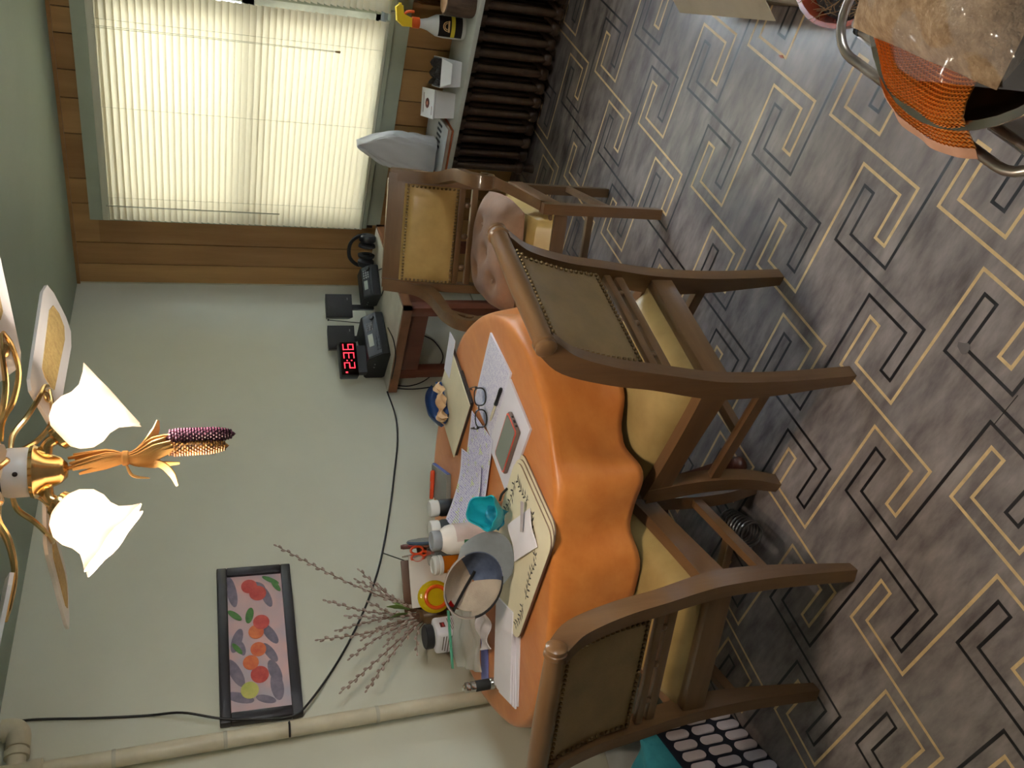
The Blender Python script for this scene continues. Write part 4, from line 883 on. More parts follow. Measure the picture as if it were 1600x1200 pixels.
# teal pouch
b = MB(); nu, nv = 40, 12
def tealp(i, j):
    a = 2*PI*i/nu; v = j/nv; r = .030+.040*math.sin(v*PI*.5)+.006*math.sin(5*a+3*v)*v
    return Vector((r*math.cos(a)*1.15, r*math.sin(a)*.9, .085*v*(1+.18*math.sin(2*a+.6))))
G = [[b.bm.verts.new(tealp(i, j)) for i in range(nu)] for j in range(nv+1)]
for j in range(nv):
    for i in range(nu): b.bm.faces.new((G[j][i], G[j][(i+1) % nu], G[j+1][(i+1) % nu], G[j+1][i]))
H_ = [[b.bm.verts.new(tealp(i, nv-j)*.93+Vector((0, 0, .006))) for i in range(nu)] for j in range(nv)]
for i in range(nu): b.bm.faces.new((G[nv][i], G[nv][(i+1) % nu], H_[0][(i+1) % nu], H_[0][i]))
for j in range(nv-1):
    for i in range(nu): b.bm.faces.new((H_[j][i], H_[j][(i+1) % nu], H_[j+1][(i+1) % nu], H_[j+1][i]))
b.bm.faces.new(G[0][::-1]); b.bm.faces.new(H_[-1])
t = thing('teal_pouch', 'teal soft pouch standing open beside the baseball cap', 'pouch', (1.560, 2.000, ZM+.034), .4); t.rotation_euler = (.50, -.32, .4); t.scale = (.82, .82, .82)
b.obj('shell', mat('teal_rubber', (28, 168, 182), .4, c2=(16, 136, 152), vscale=14), t, angle=60)
MB().slab(lambda u, v: (.10*(u-.5), .08*(v-.5), .045+.024*math.sin(6*u+3*v)*math.cos(5*v)-.06*((u-.5)**2+(v-.5)**2)), lambda u, v: (.09*(u-.5), .07*(v-.5), .02), 14, 14).obj('crumpled_lining', mat('teal_lining', (22, 140, 166), .5, c2=(12, 104, 130), vscale=16), t, angle=60)
MB().tube([(.02, -.055, .01), (.03, -.08, .006), (.02, -.11, .005)], .005, 8, 4).obj('strap', DARK, t)

# baseball cap lying with its opening to the room
CAPB = mat('slate_cap_cloth', (88, 100, 126), .8, c2=(66, 78, 104), vscale=30, bump=.1); CAPG = mat('grey_brim', (126, 132, 136), .75, bump=.1); MESH = mat('pale_mesh', (204, 190, 172), .8, bump=.4, bscale=300, alpha=.72); BAND = mat('taupe_band', (150, 140, 132), .7)
t = thing('baseball_cap', 'slate blue baseball cap with grey brim lying on its side on the place mat', 'cap', (1.425, 2.150, ZM+.120))
ax = Vector((.62, .70, -.30)).normalized()           # from the opening to the crown
brd = Vector((.62, -.60, -.55)); brd = (brd-ax*brd.dot(ax)).normalized()   # towards the brim
sd = ax.cross(brd)
CM = Matrix(((brd.x, sd.x, ax.x, 0), (brd.y, sd.y, ax.y, 0), (brd.z, sd.z, ax.z, 0), (0, 0, 0, 1)))
def crown(a0, a1, z0, z1, k): return lambda u, v: (CM @ Vector(((.098-k)*math.cos(a0+(a1-a0)*u)*math.cos((z0+(z1-z0)*v)*PI/2)*1.08, (.086-k)*math.sin(a0+(a1-a0)*u)*math.cos((z0+(z1-z0)*v)*PI/2), (.105-k)*math.sin((z0+(z1-z0)*v)*PI/2)**.9)))
MB().slab(crown(-1.05, 1.05, 0, .98, 0), crown(-1.05, 1.05, 0, .98, .003), 14, 10).obj('front_panel', CAPB, t)
MB().slab(crown(1.05, 2.62, 0, .98, 0), crown(1.05, 2.62, 0, .98, .002), 10, 10).obj('mesh_panel', MESH, t)
MB().slab(crown(3.66, 5.23, 0, .98, 0), crown(3.66, 5.23, 0, .98, .002), 10, 10).obj('mesh_panel', MESH, t)
MB().slab(crown(2.62, 3.66, .34, .98, 0), crown(2.62, 3.66, .34, .98, .002), 8, 8).obj('mesh_panel', MESH, t)
def ring(a0, a1, h0, h1, k): return lambda u, v: (CM @ Vector(((.0985-k)*1.08*math.cos(a0+(a1-a0)*u), (.0865-k)*math.sin(a0+(a1-a0)*u), h0+(h1-h0)*v)))
MB().slab(ring(.9, 2.5, -.004, .026, 0), ring(.9, 2.5, -.004, .026, .004), 14, 2).obj('sweatband', mat('black_band', (30, 30, 34), .8), t)
MB().slab(ring(2.5, 4.3, -.004, .020, 0), ring(2.5, 4.3, -.004, .020, .004), 16, 2).obj('snap_strap', BAND, t)
MB().slab(ring(4.3, 5.4, -.004, .026, 0), ring(4.3, 5.4, -.004, .026, .004), 14, 2).obj('sweatband', BAND, t)
MB().slab(ring(3.5, 4.0, .0, .030, -.001), ring(3.5, 4.0, .0, .030, .005), 6, 2).obj('strap_tab', mat('navy_tab', (48, 62, 96), .7), t)
def brimf(k): return lambda u, v: CM @ Vector((.098*1.08*math.cos(-1.15+2.3*u)*(1)+.072*v*math.cos(-1.15+2.3*u)**.6, .0865*math.sin(-1.15+2.3*u)*(1+.12*v), -.004-.02*v+.020*(2*u-1)**2*v+k))
MB().slab(brimf(0), brimf(.003), 20, 6).obj('brim', CAPG, t)
MB().tube([CM @ Vector((.03, -.01, .096)), CM @ Vector((-.03, -.012, .094)), CM @ Vector((-.085, -.015, .050)), CM @ Vector((-.100, -.016, .018))], .005, 6, 4).obj('seam_tape', DARK, t)

# bottles
GREYL = mat('grey_lid', (150, 154, 160), .35); PILL = mat('white_pill_bottle', (222, 214, 206), .35, var=.02)
t = thing('supplement_bottle', 'tall white supplement bottle with grey lid and green and yellow label', 'bottle', (1.668, 2.235, Z0), math.radians(0))
MB().lathe([(0, 0), (.046, 0), (.050, .006), (.050, .135), (.047, .150), (.034, .170), (.030, .178), (0, .178)], 26).obj('bottle_body', PILL, t)
MB().lathe([(.033, .172), (.034, .176), (.034, .198), (.031, .202), (.024, .202), (.023, .199), (0, .199)], 24).obj('lid', GREYL, t)
def wrap(nm, m, r, z0, z1, a0, a1, n=14):
    MB().slab(lambda u, v: ((r+.0008)*math.cos(a0+(a1-a0)*u), (r+.0008)*math.sin(a0+(a1-a0)*u), z0+(z1-z0)*v), lambda u, v: ((r-.0006)*math.cos(a0+(a1-a0)*u), (r-.0006)*math.sin(a0+(a1-a0)*u), z0+(z1-z0)*v), n, 1).obj(nm, m, t)
vd = math.atan2(-2.235, -1.668)
wrap('label', mat('pinkish_label', (206, 186, 180), .5), .0502, .012, .128, vd-.2, vd+1.6)
wrap('green_stripe', mat('green_label', (44, 104, 62), .5), .0508, .072, .104, vd-1.5, vd-.1)
wrap('yellow_stripe', mat('yellow_label', (214, 186, 60), .5), .0508, .054, .072, vd-1.5, vd-.1)
for lb, x, y, h in (('small dark bottle with white lid next to the tall supplement bottle', 1.872, 2.436, .125), ('small dark bottle with white lid half covered by the handwritten page', 1.957, 2.425, .110)):
    t = thing('vitamin_bottle', lb, 'bottle', (x, y, Z0))
    MB().lathe([(0, 0), (.030, 0), (.032, .004), (.032, h-.045), (.026, h-.032), (0, h-.030)], 20).obj('bottle_body', DARK, t)
    MB().lathe([(.029, h-.034), (.031, h-.032), (.031, h-.004), (.028, h), (0, h)], 20).obj('lid', WP, t)
    if h > .12:
        vd2 = math.atan2(-y, -x)
        b = MB()
        for dx in (-.006, .003): b.bb((dx, -.0334, .062), (dx+.003, -.0318, .078))
        b.bb((.006, -.0334, .066), (.010, -.0318, .069))
        b.map(lambda p: RZ(vd2+PI/2) @ p); b.obj('lettering', WP, t, False)
# grey oval hand mirror standing behind
t = thing('oval_mirror', 'dark slate oval hand mirror standing up behind the white lids', 'mirror', (1.905, 2.550, Z0), math.radians(45))
MB().lathe([(0, -.006), (.062, -.006), (.066, 0), (.062, .006), (0, .006)], 28, TR(0, 0, .115) @ RX(PI/2) @ Matrix.Diagonal((.85, 1.1, 1, 1))).obj('oval_head', mat('slate_glass', (62, 76, 94), .2, spec=.7), t)
MB().box((0, 0, .025), (.022, .012, .05), bev=.004).obj('handle', mat('slate_frame', (70, 78, 86), .4), t)
t = thing('glass_tumbler', 'clear glass tumbler standing behind the supplement bottle', 'glass', (1.850, 2.570, Z0))
MB().lathe([(0, 0), (.028, 0), (.034, .11), (.032, .11), (.026, .006), (0, .006)], 20).obj('wall_glass', mat('tumbler_glass', (215, 222, 220), .05, trans=.9, var=0, ior=1.15), t)
# prescription bottles
AMBP = mat('amber_plastic', (222, 128, 32), .2, trans=.45, var=.08, ior=1.2)
for lb, x, y, r, h, lid in (('amber prescription bottle with white ribbed cap behind the baseball cap', 1.772, 2.520, .031, .125, True), ('amber prescription bottle without a cap partly behind the baseball cap', 1.690, 2.585, .027, .092, False)):
    t = thing('prescription_bottle', lb, 'bottle', (x, y, Z0))
    MB().lathe([(0, 0), (r-.002, 0), (r, .003), (r, h-.034), (r-.002, h-.030), (0, h-.030)], 22).obj('bottle_body', AMBP, t)
    if lid: MB().lathe([(r+.002, h-.036), (r+.005, h-.034), (r+.005, h-.024), (r+.002, h-.022), (r+.004, h-.018), (r+.004, h-.006), (r+.001, h-.003), (r-.003, h), (r-.006, h-.003), (0, h-.003)], 26).obj('cap', WP, t)
    vd = math.atan2(-y, -x); wrap('label', mat('amber_label', (206, 160, 110), .6), r, .012, h-.05, vd-2.4, vd-.7)
# squat white box bottle with black lid
t = thing('vitamin_jar', 'squarish white plastic jar with black lid and printed side panel', 'jar', (1.618, 2.735, Z0), math.radians(14))
MB().box((0, 0, .060), (.098, .098, .120), bev=.014, seg=3).obj('jar_body', mat('white_jar', (226, 224, 232), .35, var=.02), t)
MB().lathe([(.038, .118), (.038, .128), (0, .128)], 20).obj('neck', WP, t)
MB().lathe([(.042, .124), (.044, .126), (.044, .150), (.041, .153), (0, .153)], 26).obj('lid', mat('black_lid', (38, 38, 42), .45), t)
b = MB()
for k in range(9):
    b.bb((-.0496, -.038, .016+k*.0098), (-.0490, .038-.006*(k % 3), .0195+k*.0098))
b.obj('printed_text', mat('grey_print', (120, 112, 108), .6), t, False, kind='stuff')
b = MB()
for k in range(7): b.bb((-.030, -.0496, .030+k*.006), (.030, -.0490, .0325+k*.006))
b.obj('printed_text', mat('grey_print', (120, 112, 108), .6), t, False, kind='stuff')
MB().bb((-.012, -.0497, .082), (.012, -.0490, .100)).obj('logo_block', mat('dark_red_logo', (110, 36, 40), .5), t, False); MB().bb((-.008, -.0500, .086), (.008, -.0490, .092)).obj('logo_bar', mat('logo_red', (206, 70, 70), .5), t, False)
# yellow and red squeeze toy
t = thing('fish_ornament', 'translucent yellow and red glass fish ornament in front of the white napkins', 'ornament', (1.705, 2.640, Z0), math.radians(-33)); t.scale = (1.12, 1.12, 1.12)
MB().lathe([(0, -.009), (.05, -.007), (.058, 0), (.05, .007), (0, .009)], 28, TR(.012, 0, .098) @ RX(PI/2) @ Matrix.Diagonal((.9, .98, 1, 1))).obj('yellow_disc', mat('yellow_glass', (226, 196, 30), .15, trans=.35, var=.05, ior=1.2), t)
MB().tube([(.010+.034*math.cos(a), -.010, .094+.036*math.sin(a)) for a in [2*PI*k/24 for k in range(25)]], .006, 8).obj('orange_ring', mat('orange_glass', (226, 92, 26), .2), t)
MB().lathe([(0, 0), (.030, 0), (.034, .012), (.026, .030), (.022, .052), (.014, .060), (0, .062)], 18, Matrix.Diagonal((1.2, .8, 1, 1))).obj('red_base', mat('red_glass', (168, 24, 22), .12, trans=.25, ior=1.2), t)
t = thing('white_cap', 'small round white bottle cap lying at the foot of the glass fish', 'cap', (1.660, 2.600, Z0))
MB().lathe([(0, 0), (.018, 0), (.019, .003), (.019, .016), (.016, .018), (0, .018)], 18).obj('cap_shell', mat('cream_cap', (228, 216, 196), .4), t)
# napkin holder
t = thing('napkin_holder', 'brown wooden napkin holder behind the medicine bottles', 'napkin holder', (1.865, 2.770, Z0), math.radians(-35))
HW = wood('holder_wood', (118, 84, 62), (84, 56, 40), 'X', .4, 20)
MB().box((0, 0, .006), (.19, .07, .012)).obj('base', HW, t, False)
MB().box((0, .032, .085), (.20, .010, .17), bev=.003).obj('back_board', HW, t)
t = thing('napkin_stack', 'stack of white paper napkins standing in the wooden holder', 'napkins', (1.860, 2.750, Z0+.0122), math.radians(-35))
for k in range(6): MB().slab(lambda u, v: (.088*(2*u-1)+.004*k, -.040+k*.010+.004*math.sin(4*u+k), .15*v-.003*k*v), lambda u, v: (.088*(2*u-1)+.004*k, -.046+k*.010+.004*math.sin(4*u+k), .15*v-.003*k*v), 8, 2).obj('napkin', mat('napkin_cream', (228, 220, 210), .85, var=.02), t)
t = thing('pencil_cup', 'brown cup of pens beside the wooden napkin holder', 'cup', (1.990, 2.695, Z0))
MB().lathe([(0, 0), (.032, 0), (.034, .10), (.031, .10), (.029, .006), (0, .006)], 20).obj('cup_wall', HW, t)
for nm, lb, dx, dy, hh, r, m in (('marker_pen', 'fat brown marker standing in the brown cup', .012, .010, .150, .010, mat('brown_marker', (112, 74, 66), .4)), ('marker_pen', 'dark red pen standing in the brown cup', -.004, -.012, .132, .006, mat('dark_red_pen', (150, 36, 44), .4)), ('pencil', 'thin grey pencil standing in the brown cup', -.018, .008, .155, .0035, mat('grey_pencil', (150, 140, 128), .5))):
    t = thing(nm, lb, 'pen', (1.990+dx, 2.695+dy, Z0+.007))
    MB().tube([(0, 0, 0), (dx*.6, dy*.6, hh)], r, 10).obj('barrel', m, t); MB().tube([(dx*.6, dy*.6, hh), (dx*.63, dy*.63, hh+.007)], r*.8, 10).obj('end_cap', m, t)
t = thing('scissors', 'orange handled scissors standing handles up by the brown cup', 'scissors', (1.925, 2.650, Z0), math.radians(-35))
OM = mat('orange_handle', (238, 86, 40), .4)
for s in (-1, 1):
    MB().tube([(s*.014+.014*math.cos(a), 0, .126+.024*math.sin(a)) for a in [2*PI*k/18 for k in range(19)]], .0045, 8).obj('handle', OM, t)
    MB().tube([(s*.010, 0, .104), (s*.004, 0, .085), (-s*.003, 0, .06)], .0055, 8, 3).obj('shank', OM, t)
    MB().poly([(-.005, 0), (.006, .0), (.004, -.058), (0, -.062)], -.001, .001, TR(-s*.003, s*.0015, .064) @ RX(PI/2)).obj('blade', mat('steel', (190, 190, 195), .25, metal=1), t, False)
# vase and pussy willow
t = thing('stoneware_vase', 'small brown stoneware vase behind the black lidded jar', 'vase', (1.742, 2.792, Z0))
MB().lathe([(0, 0), (.034, 0), (.046, .03), (.048, .065), (.034, .105), (.024, .125), (.028, .14), (.024, .14), (.020, .125), (.030, .10), (0, .09)], 22).obj('vessel', mat('brown_glaze', (124, 98, 66), .4, c2=(88, 66, 44), vscale=14), t)
t = thing('pussy_willow', 'spray of pussy willow twigs fanning out of the brown vase against the wall', 'twigs', (1.742, 2.792, Z0+.10))
BRK = mat('willow_bark', (110, 76, 58), .7); CAT = mat('willow_catkin', (182, 164, 152), .95, c2=(134, 114, 102), vscale=60, sheen=.4)
tips = [(430, 852), (507, 938), (495, 1000), (532, 1082), (572, 1080), (555, 905), (590, 912), (525, 985), (545, 1030), (575, 940), (652, 1022), (560, 890), (540, 962), (600, 930), (565, 1000), (600, 1010)]
origin = Vector((1.742, 2.792, Z0+.10)); rr = random.Random(11)
for k, (x, y) in enumerate(tips):
    tp = on_y(x, y, 2.80-.06*rr.random()) - origin
    mid = tp*.5+Vector((rr.uniform(-.02, .02), rr.uniform(-.01, .01), .02))
    st = Vector((rr.uniform(-.01, .01), rr.uniform(-.008, .008), 0)); P = catmull([st, mid, tp], 10)
    tw = MB().tube(P, [.0028, .002, .0011], 5).obj('twig', BRK, t)
    b = MB(); L_ = tp.length
    nb = int(L_/.020)
    for j in range(3, nb):
        q = P[min(len(P)-1, int(j/nb*(len(P)-1)))]; q2 = P[min(len(P)-1, int(j/nb*(len(P)-1))+1)]
        dd = (tp-mid).normalized(); sdv = Vector((dd.z, rr.uniform(-.8, .8), -dd.x))*(1 if j % 2 else -1)
        c = q+(q2-q)*((j/nb*(len(P)-1)) % 1)+sdv.normalized()*.0045
        b.ball((0, 0, 0), (.0056, .0056, .0098), along((dd+sdv*.35), c), 6, 5)
    b.ball((0, 0, 0), (.0040, .0040, .008), along(tp-mid, tp), 6, 5)
    b.obj('catkins', CAT, tw, kind='stuff')
for k, (x, y, x2, y2) in enumerate(((640, 952, 604, 948), (640, 958, 606, 968), (636, 950, 614, 942))):
    a = on_y(x, y, 2.79)-origin; c = on_y(x2, y2, 2.77)-origin
    MB().tube([a, (a+c)/2+Vector((0, -.01, .01)), c], [.004, .013, .002], 8, 5, flat=.25).obj('leaf', mat('willow_leaf', (104, 128, 62), .6), t)
# zip bag, envelopes, torch
t = thing('zip_bag', 'clear zip bag with green seal leaning between the white jar and the envelopes', 'plastic bag', (1.505, 2.600, Z0+.024), math.radians(-38))
BAGM = mat('clear_bag', (226, 232, 228), .10, trans=.3, var=.05, spec=1, ior=1.1, alpha=.5)
MB().slab(lambda u, v: (.20*(u-.5), .17*(v-.5), .012+.035*v*v+.008*math.sin(8*u+5*v)+.006*math.sin(13*v)), lambda u, v: (.20*(u-.5), .17*(v-.5), .006+.032*v*v+.004*math.sin(8*u+5*v)), 18, 14).obj('bag_film', BAGM, t)
MB().box((0, .078, .052), (.20, .014, .004), RX(.15)).obj('green_seal', mat('green_seal', (96, 190, 158), .35), t, False)
ENV = mat('white_envelope', (232, 228, 236), .7, var=.02)
for k in range(4):
    o = sheet('envelope', ['long white envelope at the bottom of the pile by the torch', 'long white envelope second from the bottom of the pile', 'long white envelope second from the top of the pile', 'torn open long white envelope on top of the pile beside the torch'][k], (1.305+.006*k, 2.372+.008*((k*3) % 4)-.01, ), .30, .145, math.radians(-56+3*((k*2) % 3)), .005, ENV, 'envelope', z=Z0+.0002+k*.0058, curl=(lambda u, v: .004*math.sin(5*u+k)**2 if False else 0))
sheet('crumpled_tissue', 'crumpled white tissue between the cap and the envelopes', (1.445, 2.445), .13, .11, math.radians(-30), .003, mat('tissue', (216, 208, 212), .85), 'tissue', z=Z0+.0245, curl=lambda u, v: .012+.012*math.sin(8*u+3*v)*math.cos(7*v))
sheet('blue_card', 'blue violet card lying under the zip bag near the torch', (1.42, 2.62), .16, .07, math.radians(-50), .003, mat('violet_card', (112, 118, 190), .5), 'card')
p = (1.302, 2.545)
t = thing('torch', 'small black and chrome torch standing on end near the envelopes', 'torch', (p[0], p[1], Z0))
CHR = mat('chrome', (200, 198, 196), .15, metal=1)
MB().lathe([(0, 0), (.017, 0), (.019, .006), (.019, .030), (.016, .036)], 18).obj('lens_head', CHR, t)
MB().lathe([(.016, .034), (.018, .038), (.018, .082), (.016, .086)], 18).obj('grip', mat('black_grip', (26, 26, 28), .6), t)
MB().lathe([(.016, .084), (.017, .088), (.017, .100), (.014, .103), (.017, .107), (.017, .118), (.010, .122), (.010, .126), (0, .126)], 18).obj('tail_cap', CHR, t)

# ================================================================== FLOOR: BAG, COIL
c = on_z(1225, 1190, 0)
t = thing('plaid_bag', 'black and white checked shopping bag stuffed with teal cloth, on the floor by the wall', 'bag', (.855, 2.60, 0), math.radians(25))
b = MB()
MB().slab(lambda u, v: (.19*(2*u-1)*(1-.04*v), -.13-.012*math.sin(PI*u)*math.sin(PI*v), .30*v), lambda u, v: (.19*(2*u-1)*(1-.04*v), .13, .30*v), 8, 6).obj('bag_body', mat('navy_bag', (22, 26, 40), .6), t)
PLD = mat('pale_check', (196, 186, 190), .6, var=.08)
for side, rng in (('f', range(7)), ('s', range(5))):
    for i in rng:
        for j in range(3):
            M = TR(-.152+i*.0505, -.1405, .052+j*.098) @ RX(PI/2) if side == 'f' else TR(-.188+.003*j, -.095+i*.0475, .052+j*.098) @ RZ(-PI/2) @ RX(PI/2)
            MB().poly(rrect(.036, .080, .016), -.003, .003, M).obj('check_patch', PLD, t, False)
t = thing('teal_cloth', 'folded teal fleece stuffed in the checked shopping bag', 'cloth', (.86, 2.60, .30), math.radians(25))
TE = mat('teal_fleece', (60, 150, 166), .9, c2=(36, 112, 130), vscale=10, bump=.2)
MB().slab(lambda u, v: (.17*(2*u-1), .12*(2*v-1), .06+.05*math.sin(5*u+2*v)*math.sin(4*v)+.05*(1-(2*u-1)**4)*(1-(2*v-1)**4)), lambda u, v: (.17*(2*u-1), .12*(2*v-1), .001), 16, 16).obj('fold', TE, t, angle=70)
MB().slab(lambda u, v: (-.04+.13*(2*u-1), .03+.07*(2*v-1), .10+.07*(1-(2*u-1)**4)*(1-(2*v-1)**4)+.01*math.sin(9*u)), lambda u, v: (-.04+.13*(2*u-1), .03+.07*(2*v-1), .06), 14, 12).obj('fold', TE, t, angle=70)
o = MB().ball((0, 0, 0), (.07, .06, .045), None, 18, 12).obj('cream_cloth', mat('cream_cloth', (214, 206, 184), .9, bump=.3, bscale=30), None); tag(o, 'rolled cream cloth lying beside the teal fleece in the checked bag', 'cloth'); o.location = (.600, 2.565, .340)
o = MB().slab(lambda u, v: (.02*math.sin(6*v), .16*(u-.5), .34*v), lambda u, v: (-.004+.02*math.sin(6*v), .16*(u-.5), .34*v), 4, 12).obj('lit_wall_patch', mat('lit_wall_grey', (186, 190, 190), .7), None); tag(o, 'pale grey sheet of wrapping paper propped on the wall behind the checked bag', 'paper'); o.location = (1.14, YW-.06, .0); o.rotation_euler = (0, .14, 1.35)  # added sheet, its pale grey stands for light on the lower wall
c = on_z(1158, 825, .04)
t = thing('spring_toy', 'coiled metal spring lying on the floor under the dining table', 'spring', (c.x, c.y, .045), math.radians(30))
MB().tube([(.14*(k/180)-.07, .042*math.cos(k*.314), .042*math.sin(k*.314)) for k in range(181)], .0035, 6).obj('coil', mat('dull_steel', (130, 126, 124), .3, metal=.9), t)

# ================================================================== NEAR RACK WITH BOWL, PLANTER, BOX
ZR = .60
t = thing('chrome_rack', 'low chrome tube rack with white shelf carrying the steel bowl', 'rack', (1.085, .10, 0))
CHRB = mat('worn_chrome', (172, 160, 150), .28, metal=.9, var=.1)
P = [(x, y, ZR) for x, y in rrect(.53, .62, .07, 6)]; P.append(P[0])
MB().tube(P, .0085, 10).obj('top_frame', CHRB, t)
P = [(x, y, ZR-.30) for x, y in rrect(.53, .62, .07, 6)]; P.append(P[0])
MB().tube(P, .0085, 10).obj('lower_frame', CHRB, t)
for s in (-1, 1):
    MB().tube([(-.235, s*.275, ZR-.028), (.235, s*.275, ZR-.028)], .007, 10).obj('side_rod', CHRB, t)
    for e in (-1, 1):
        MB().tube([(e*.232, s*.275, ZR-.028), (e*.244, s*.275, ZR-.028)], .0085, 10).obj('rod_cap', BLK, t)
        MB().tube([(e*.225, s*.26, 0), (e*.225, s*.26, ZR)], .008, 10).obj('leg', CHRB, t)
MB().box((0, 0, ZR-.045), (.50, .58, .006)).obj('shelf', mat('white_shelf', (226, 224, 230), .35), t, False)
BC = (1.03, .165); BR = .225
t = thing('steel_bowl', 'wide stainless steel bowl resting on the chrome rack', 'bowl', (BC[0], BC[1], ZR-.041))
MB().lathe([(0, 0), (.13, 0), (.18, .02), (.215, .07), (BR, .10), (BR+.012, .104), (BR+.012, .108), (BR-.002, .106), (.207, .072), (.172, .026), (.12, .006), (0, .006)], 44).obj('bowl_wall', mat('brushed_steel', (186, 170, 156), .22, metal=1), t)
o = MB().slab(lambda u, v: (.165*(2*u-1), .14*(2*v-1), .105+.05*max(0, 1-abs(2*u-1)**4)*max(0, 1-abs(2*v-1)**4)+.006*math.sin(17*u)*math.sin(13*v)), lambda u, v: (.10*(2*u-1), .09*(2*v-1), 0), 22, 22).obj('burlap_sack', mat('brown_burlap', (176, 148, 116), .9, c2=(132, 104, 76), vscale=46, bump=.5, bscale=120), None, angle=70)
tag(o, 'beige burlap bundle inside the clear plastic bag in the steel bowl', 'sack'); o.location = (BC[0]+.05, BC[1]+.020, ZR-.03); o.rotation_euler = (0, 0, .12)
t = thing('frying_pan', 'black frying pan tilted in the steel bowl', 'pan', (BC[0]-.165, BC[1]-.110, ZR+.085)); t.rotation_euler = (.25, -.25, .6)
MB().lathe([(0, 0), (.10, 0), (.128, .035), (.130, .040), (.124, .038), (.096, .005), (0, .005)], 32).obj('pan_dish', mat('black_iron', (26, 25, 26), .5, bump=.1), t)
MB().tube([(-.12, 0, .03), (-.18, 0, .05), (-.26, 0, .055)], .011, 8, 4, flat=.6).obj('pan_handle', mat('black_iron', (26, 25, 26), .5), t)
def bagtop(u, v):
    x, y = .20*(2*u-1), .19*(2*v-1); r2 = (2*u-1)**2+(2*v-1)**2
    return (x, y, .155-.055*r2+.012*math.sin(11*u+6*v)*math.sin(9*v+3*u)+.007*math.sin(23*u-9*v))
o = MB().slab(bagtop, lambda u, v: (bagtop(u, v)[0], bagtop(u, v)[1], bagtop(u, v)[2]-.0012), 34, 34).obj('plastic_bag', mat('clear_plastic', (235, 236, 240), .10, trans=.0, var=0, spec=.8, alpha=.06), None, angle=75)
tag(o, 'clear plastic bag spread over the burlap bundle in the steel bowl', 'plastic bag'); o.location = (BC[0]+.035, BC[1]-.005, ZR-.018); o.rotation_euler = (0, 0, .35)
# orange mesh net over the rim
def netf(u, v):
    a = math.radians(118-78*u); r = .155+.105*v
    x, y = r*math.cos(a), r*math.sin(a)
    z = .112-.6*max(0, v-.62)*.16 - .05*max(0, .4-v)+.004*math.sin(14*u)
    return Vector((x, y, z+.004))
b = MB(); nu, nv = 40, 18
for i in range(nu):
    for j in range(nv):
        q0 = netf(i/nu, j/nv); q1 = netf((i+1)/nu, (j+.5)/nv); q2 = netf(i/nu, (j+1)/nv)
        for a_, c_ in ((q0, q1), (q1, q2)): b.tube([a_, c_], .0013, 3)
t = thing('mesh_produce_bag', 'orange mesh produce net draped over the rim of the steel bowl', 'net', (BC[0], BC[1], ZR-.041))
b.obj('netting', mat('orange_net', (214, 122, 34), .5, var=.1), t, kind='stuff', smooth=False)
MB().slab(lambda u, v: netf(u, v)-Vector((0, 0, .0022)), lambda u, v: netf(u, v)-Vector((0, 0, .0034)), 30, 10).obj('net_lining', mat('net_lining', (206, 140, 72), .6, alpha=.55), t)
MB().slab(lambda u, v: netf(u, 1)+Vector((.0, .016*v, -.018*v+.004*math.sin(u*30))), lambda u, v: netf(u, 1)+Vector((0, .016*v, -.018*v-.001+.004*math.sin(u*30))), 30, 3).obj('net_hem', mat('pink_hem', (222, 168, 138), .5, alpha=.8), t)
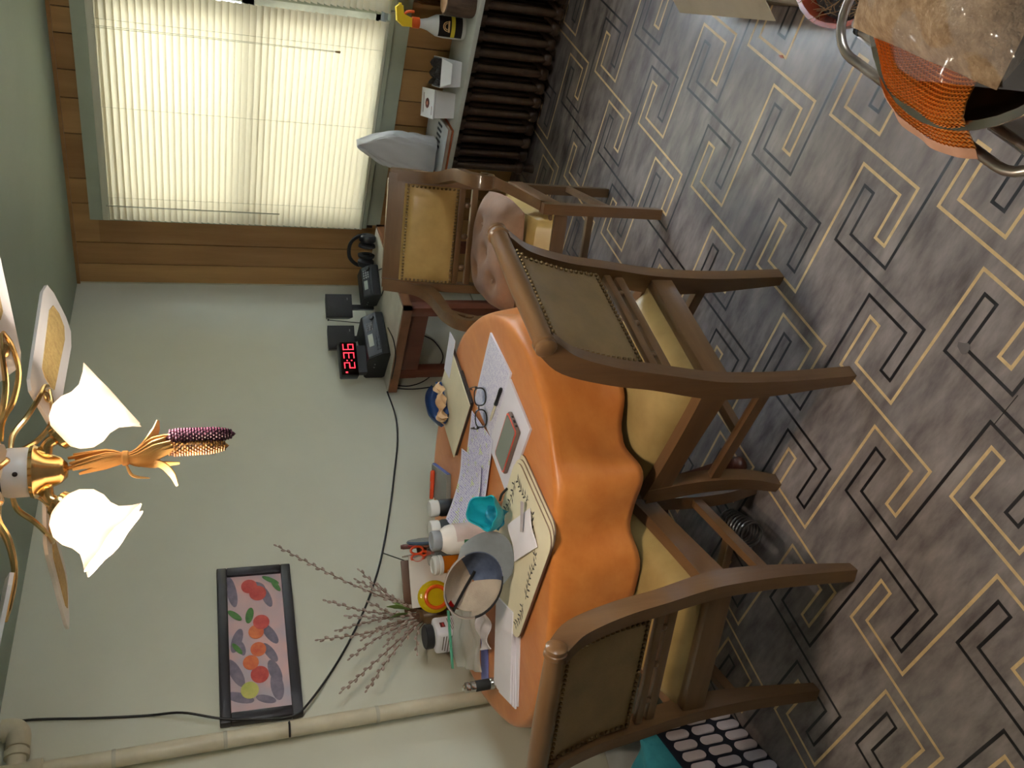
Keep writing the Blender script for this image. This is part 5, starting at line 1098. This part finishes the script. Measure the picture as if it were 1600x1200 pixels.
# planter
pc = on_z(1300, 12, .30)
t = thing('planter', 'glossy red brown planter full of dry grass on the floor beside the chrome rack', 'planter', (pc.x+.02, pc.y-.085, 0), .3)
RB = mat('red_glaze', (140, 62, 40), .2, c2=(108, 42, 28), vscale=10)
MB().lathe([(0, 0), (.10, 0), (.11, .01), (.145, .27), (.155, .28), (.155, .30), (.142, .30), (.132, .26), (0, .24)], 30, Matrix.Diagonal((1.15, .85, 1, 1))).obj('pot', RB, t)
MB().lathe([(.137, .262), (.09, .27), (0, .272)], 24, Matrix.Diagonal((1.15, .85, 1, 1))).obj('soil', mat('dark_soil', (60, 52, 46)), t)
b = MB(); rr = random.Random(9)
for k in range(260):
    a = rr.uniform(0, 2*PI); r = .125*math.sqrt(rr.random()); p0 = Vector((1.15*r*math.cos(a), .85*r*math.sin(a), .262)); dv = Vector((rr.uniform(-.7, .7), rr.uniform(-.7, .7), rr.uniform(.2, .7)))*rr.uniform(.05, .10)
    q = p0+dv; rad = math.hypot(q.x/1.15, q.y/.85)
    if rad > .15: q.x *= .15/rad; q.y *= .15/rad
    b.tube([p0, p0+(q-p0)*.5+Vector((0, 0, .012)), q], [.0014, .0012, .0006], 3)
b.obj('dry_grass', mat('dry_grass', (150, 116, 78), .8, c2=(104, 76, 48), vscale=30), t, kind='stuff')
t = thing('cardboard_box', 'low beige cardboard box on the floor past the planter', 'box', (2.50, .52, 0), math.radians(18))
CB = mat('beige_cardboard', (176, 160, 136), .8, var=.05)
b = MB(); b.bb((-.27, -.15, 0), (.27, -.145, .16)); b.bb((-.27, .145, 0), (.27, .15, .16)); b.bb((-.27, -.15, 0), (-.265, .15, .16)); b.bb((.265, -.15, 0), (.27, .15, .16)); b.bb((-.27, -.15, 0), (.27, .15, .005)); b.obj('carton_walls', CB, t, False)
MB().box((.08, .155, .08), (.16, .003, .05)).obj('maroon_print', mat('maroon_print', (92, 34, 34)), t, False)
MB().slab(lambda u, v: (-.27+.54*u, .150+.05*v, .16-.05*v), lambda u, v: (-.27+.54*u, .148+.05*v, .158-.05*v), 1, 1).obj('flap', CB, t, False)
# small litter
c = on_z(1221, 88, .003)
tag(MB().poly([(c.x-.014, c.y), (c.x, c.y-.004), (c.x+.016, c.y+.003), (c.x, c.y+.005)], .001, .003).obj('dry_leaf', mat('rust_leaf', (140, 72, 48), .8), None, False), 'tiny rust coloured dry leaf on the floor near the planter', 'leaf')

q = [on_y(598, 864, YW-.012), on_y(612, 869, 2.82), on_y(632, 876, 2.76)]
lead('thin_wire', 'thin black wire reaching from the wall cable down to the orange scissors', q, .0022)
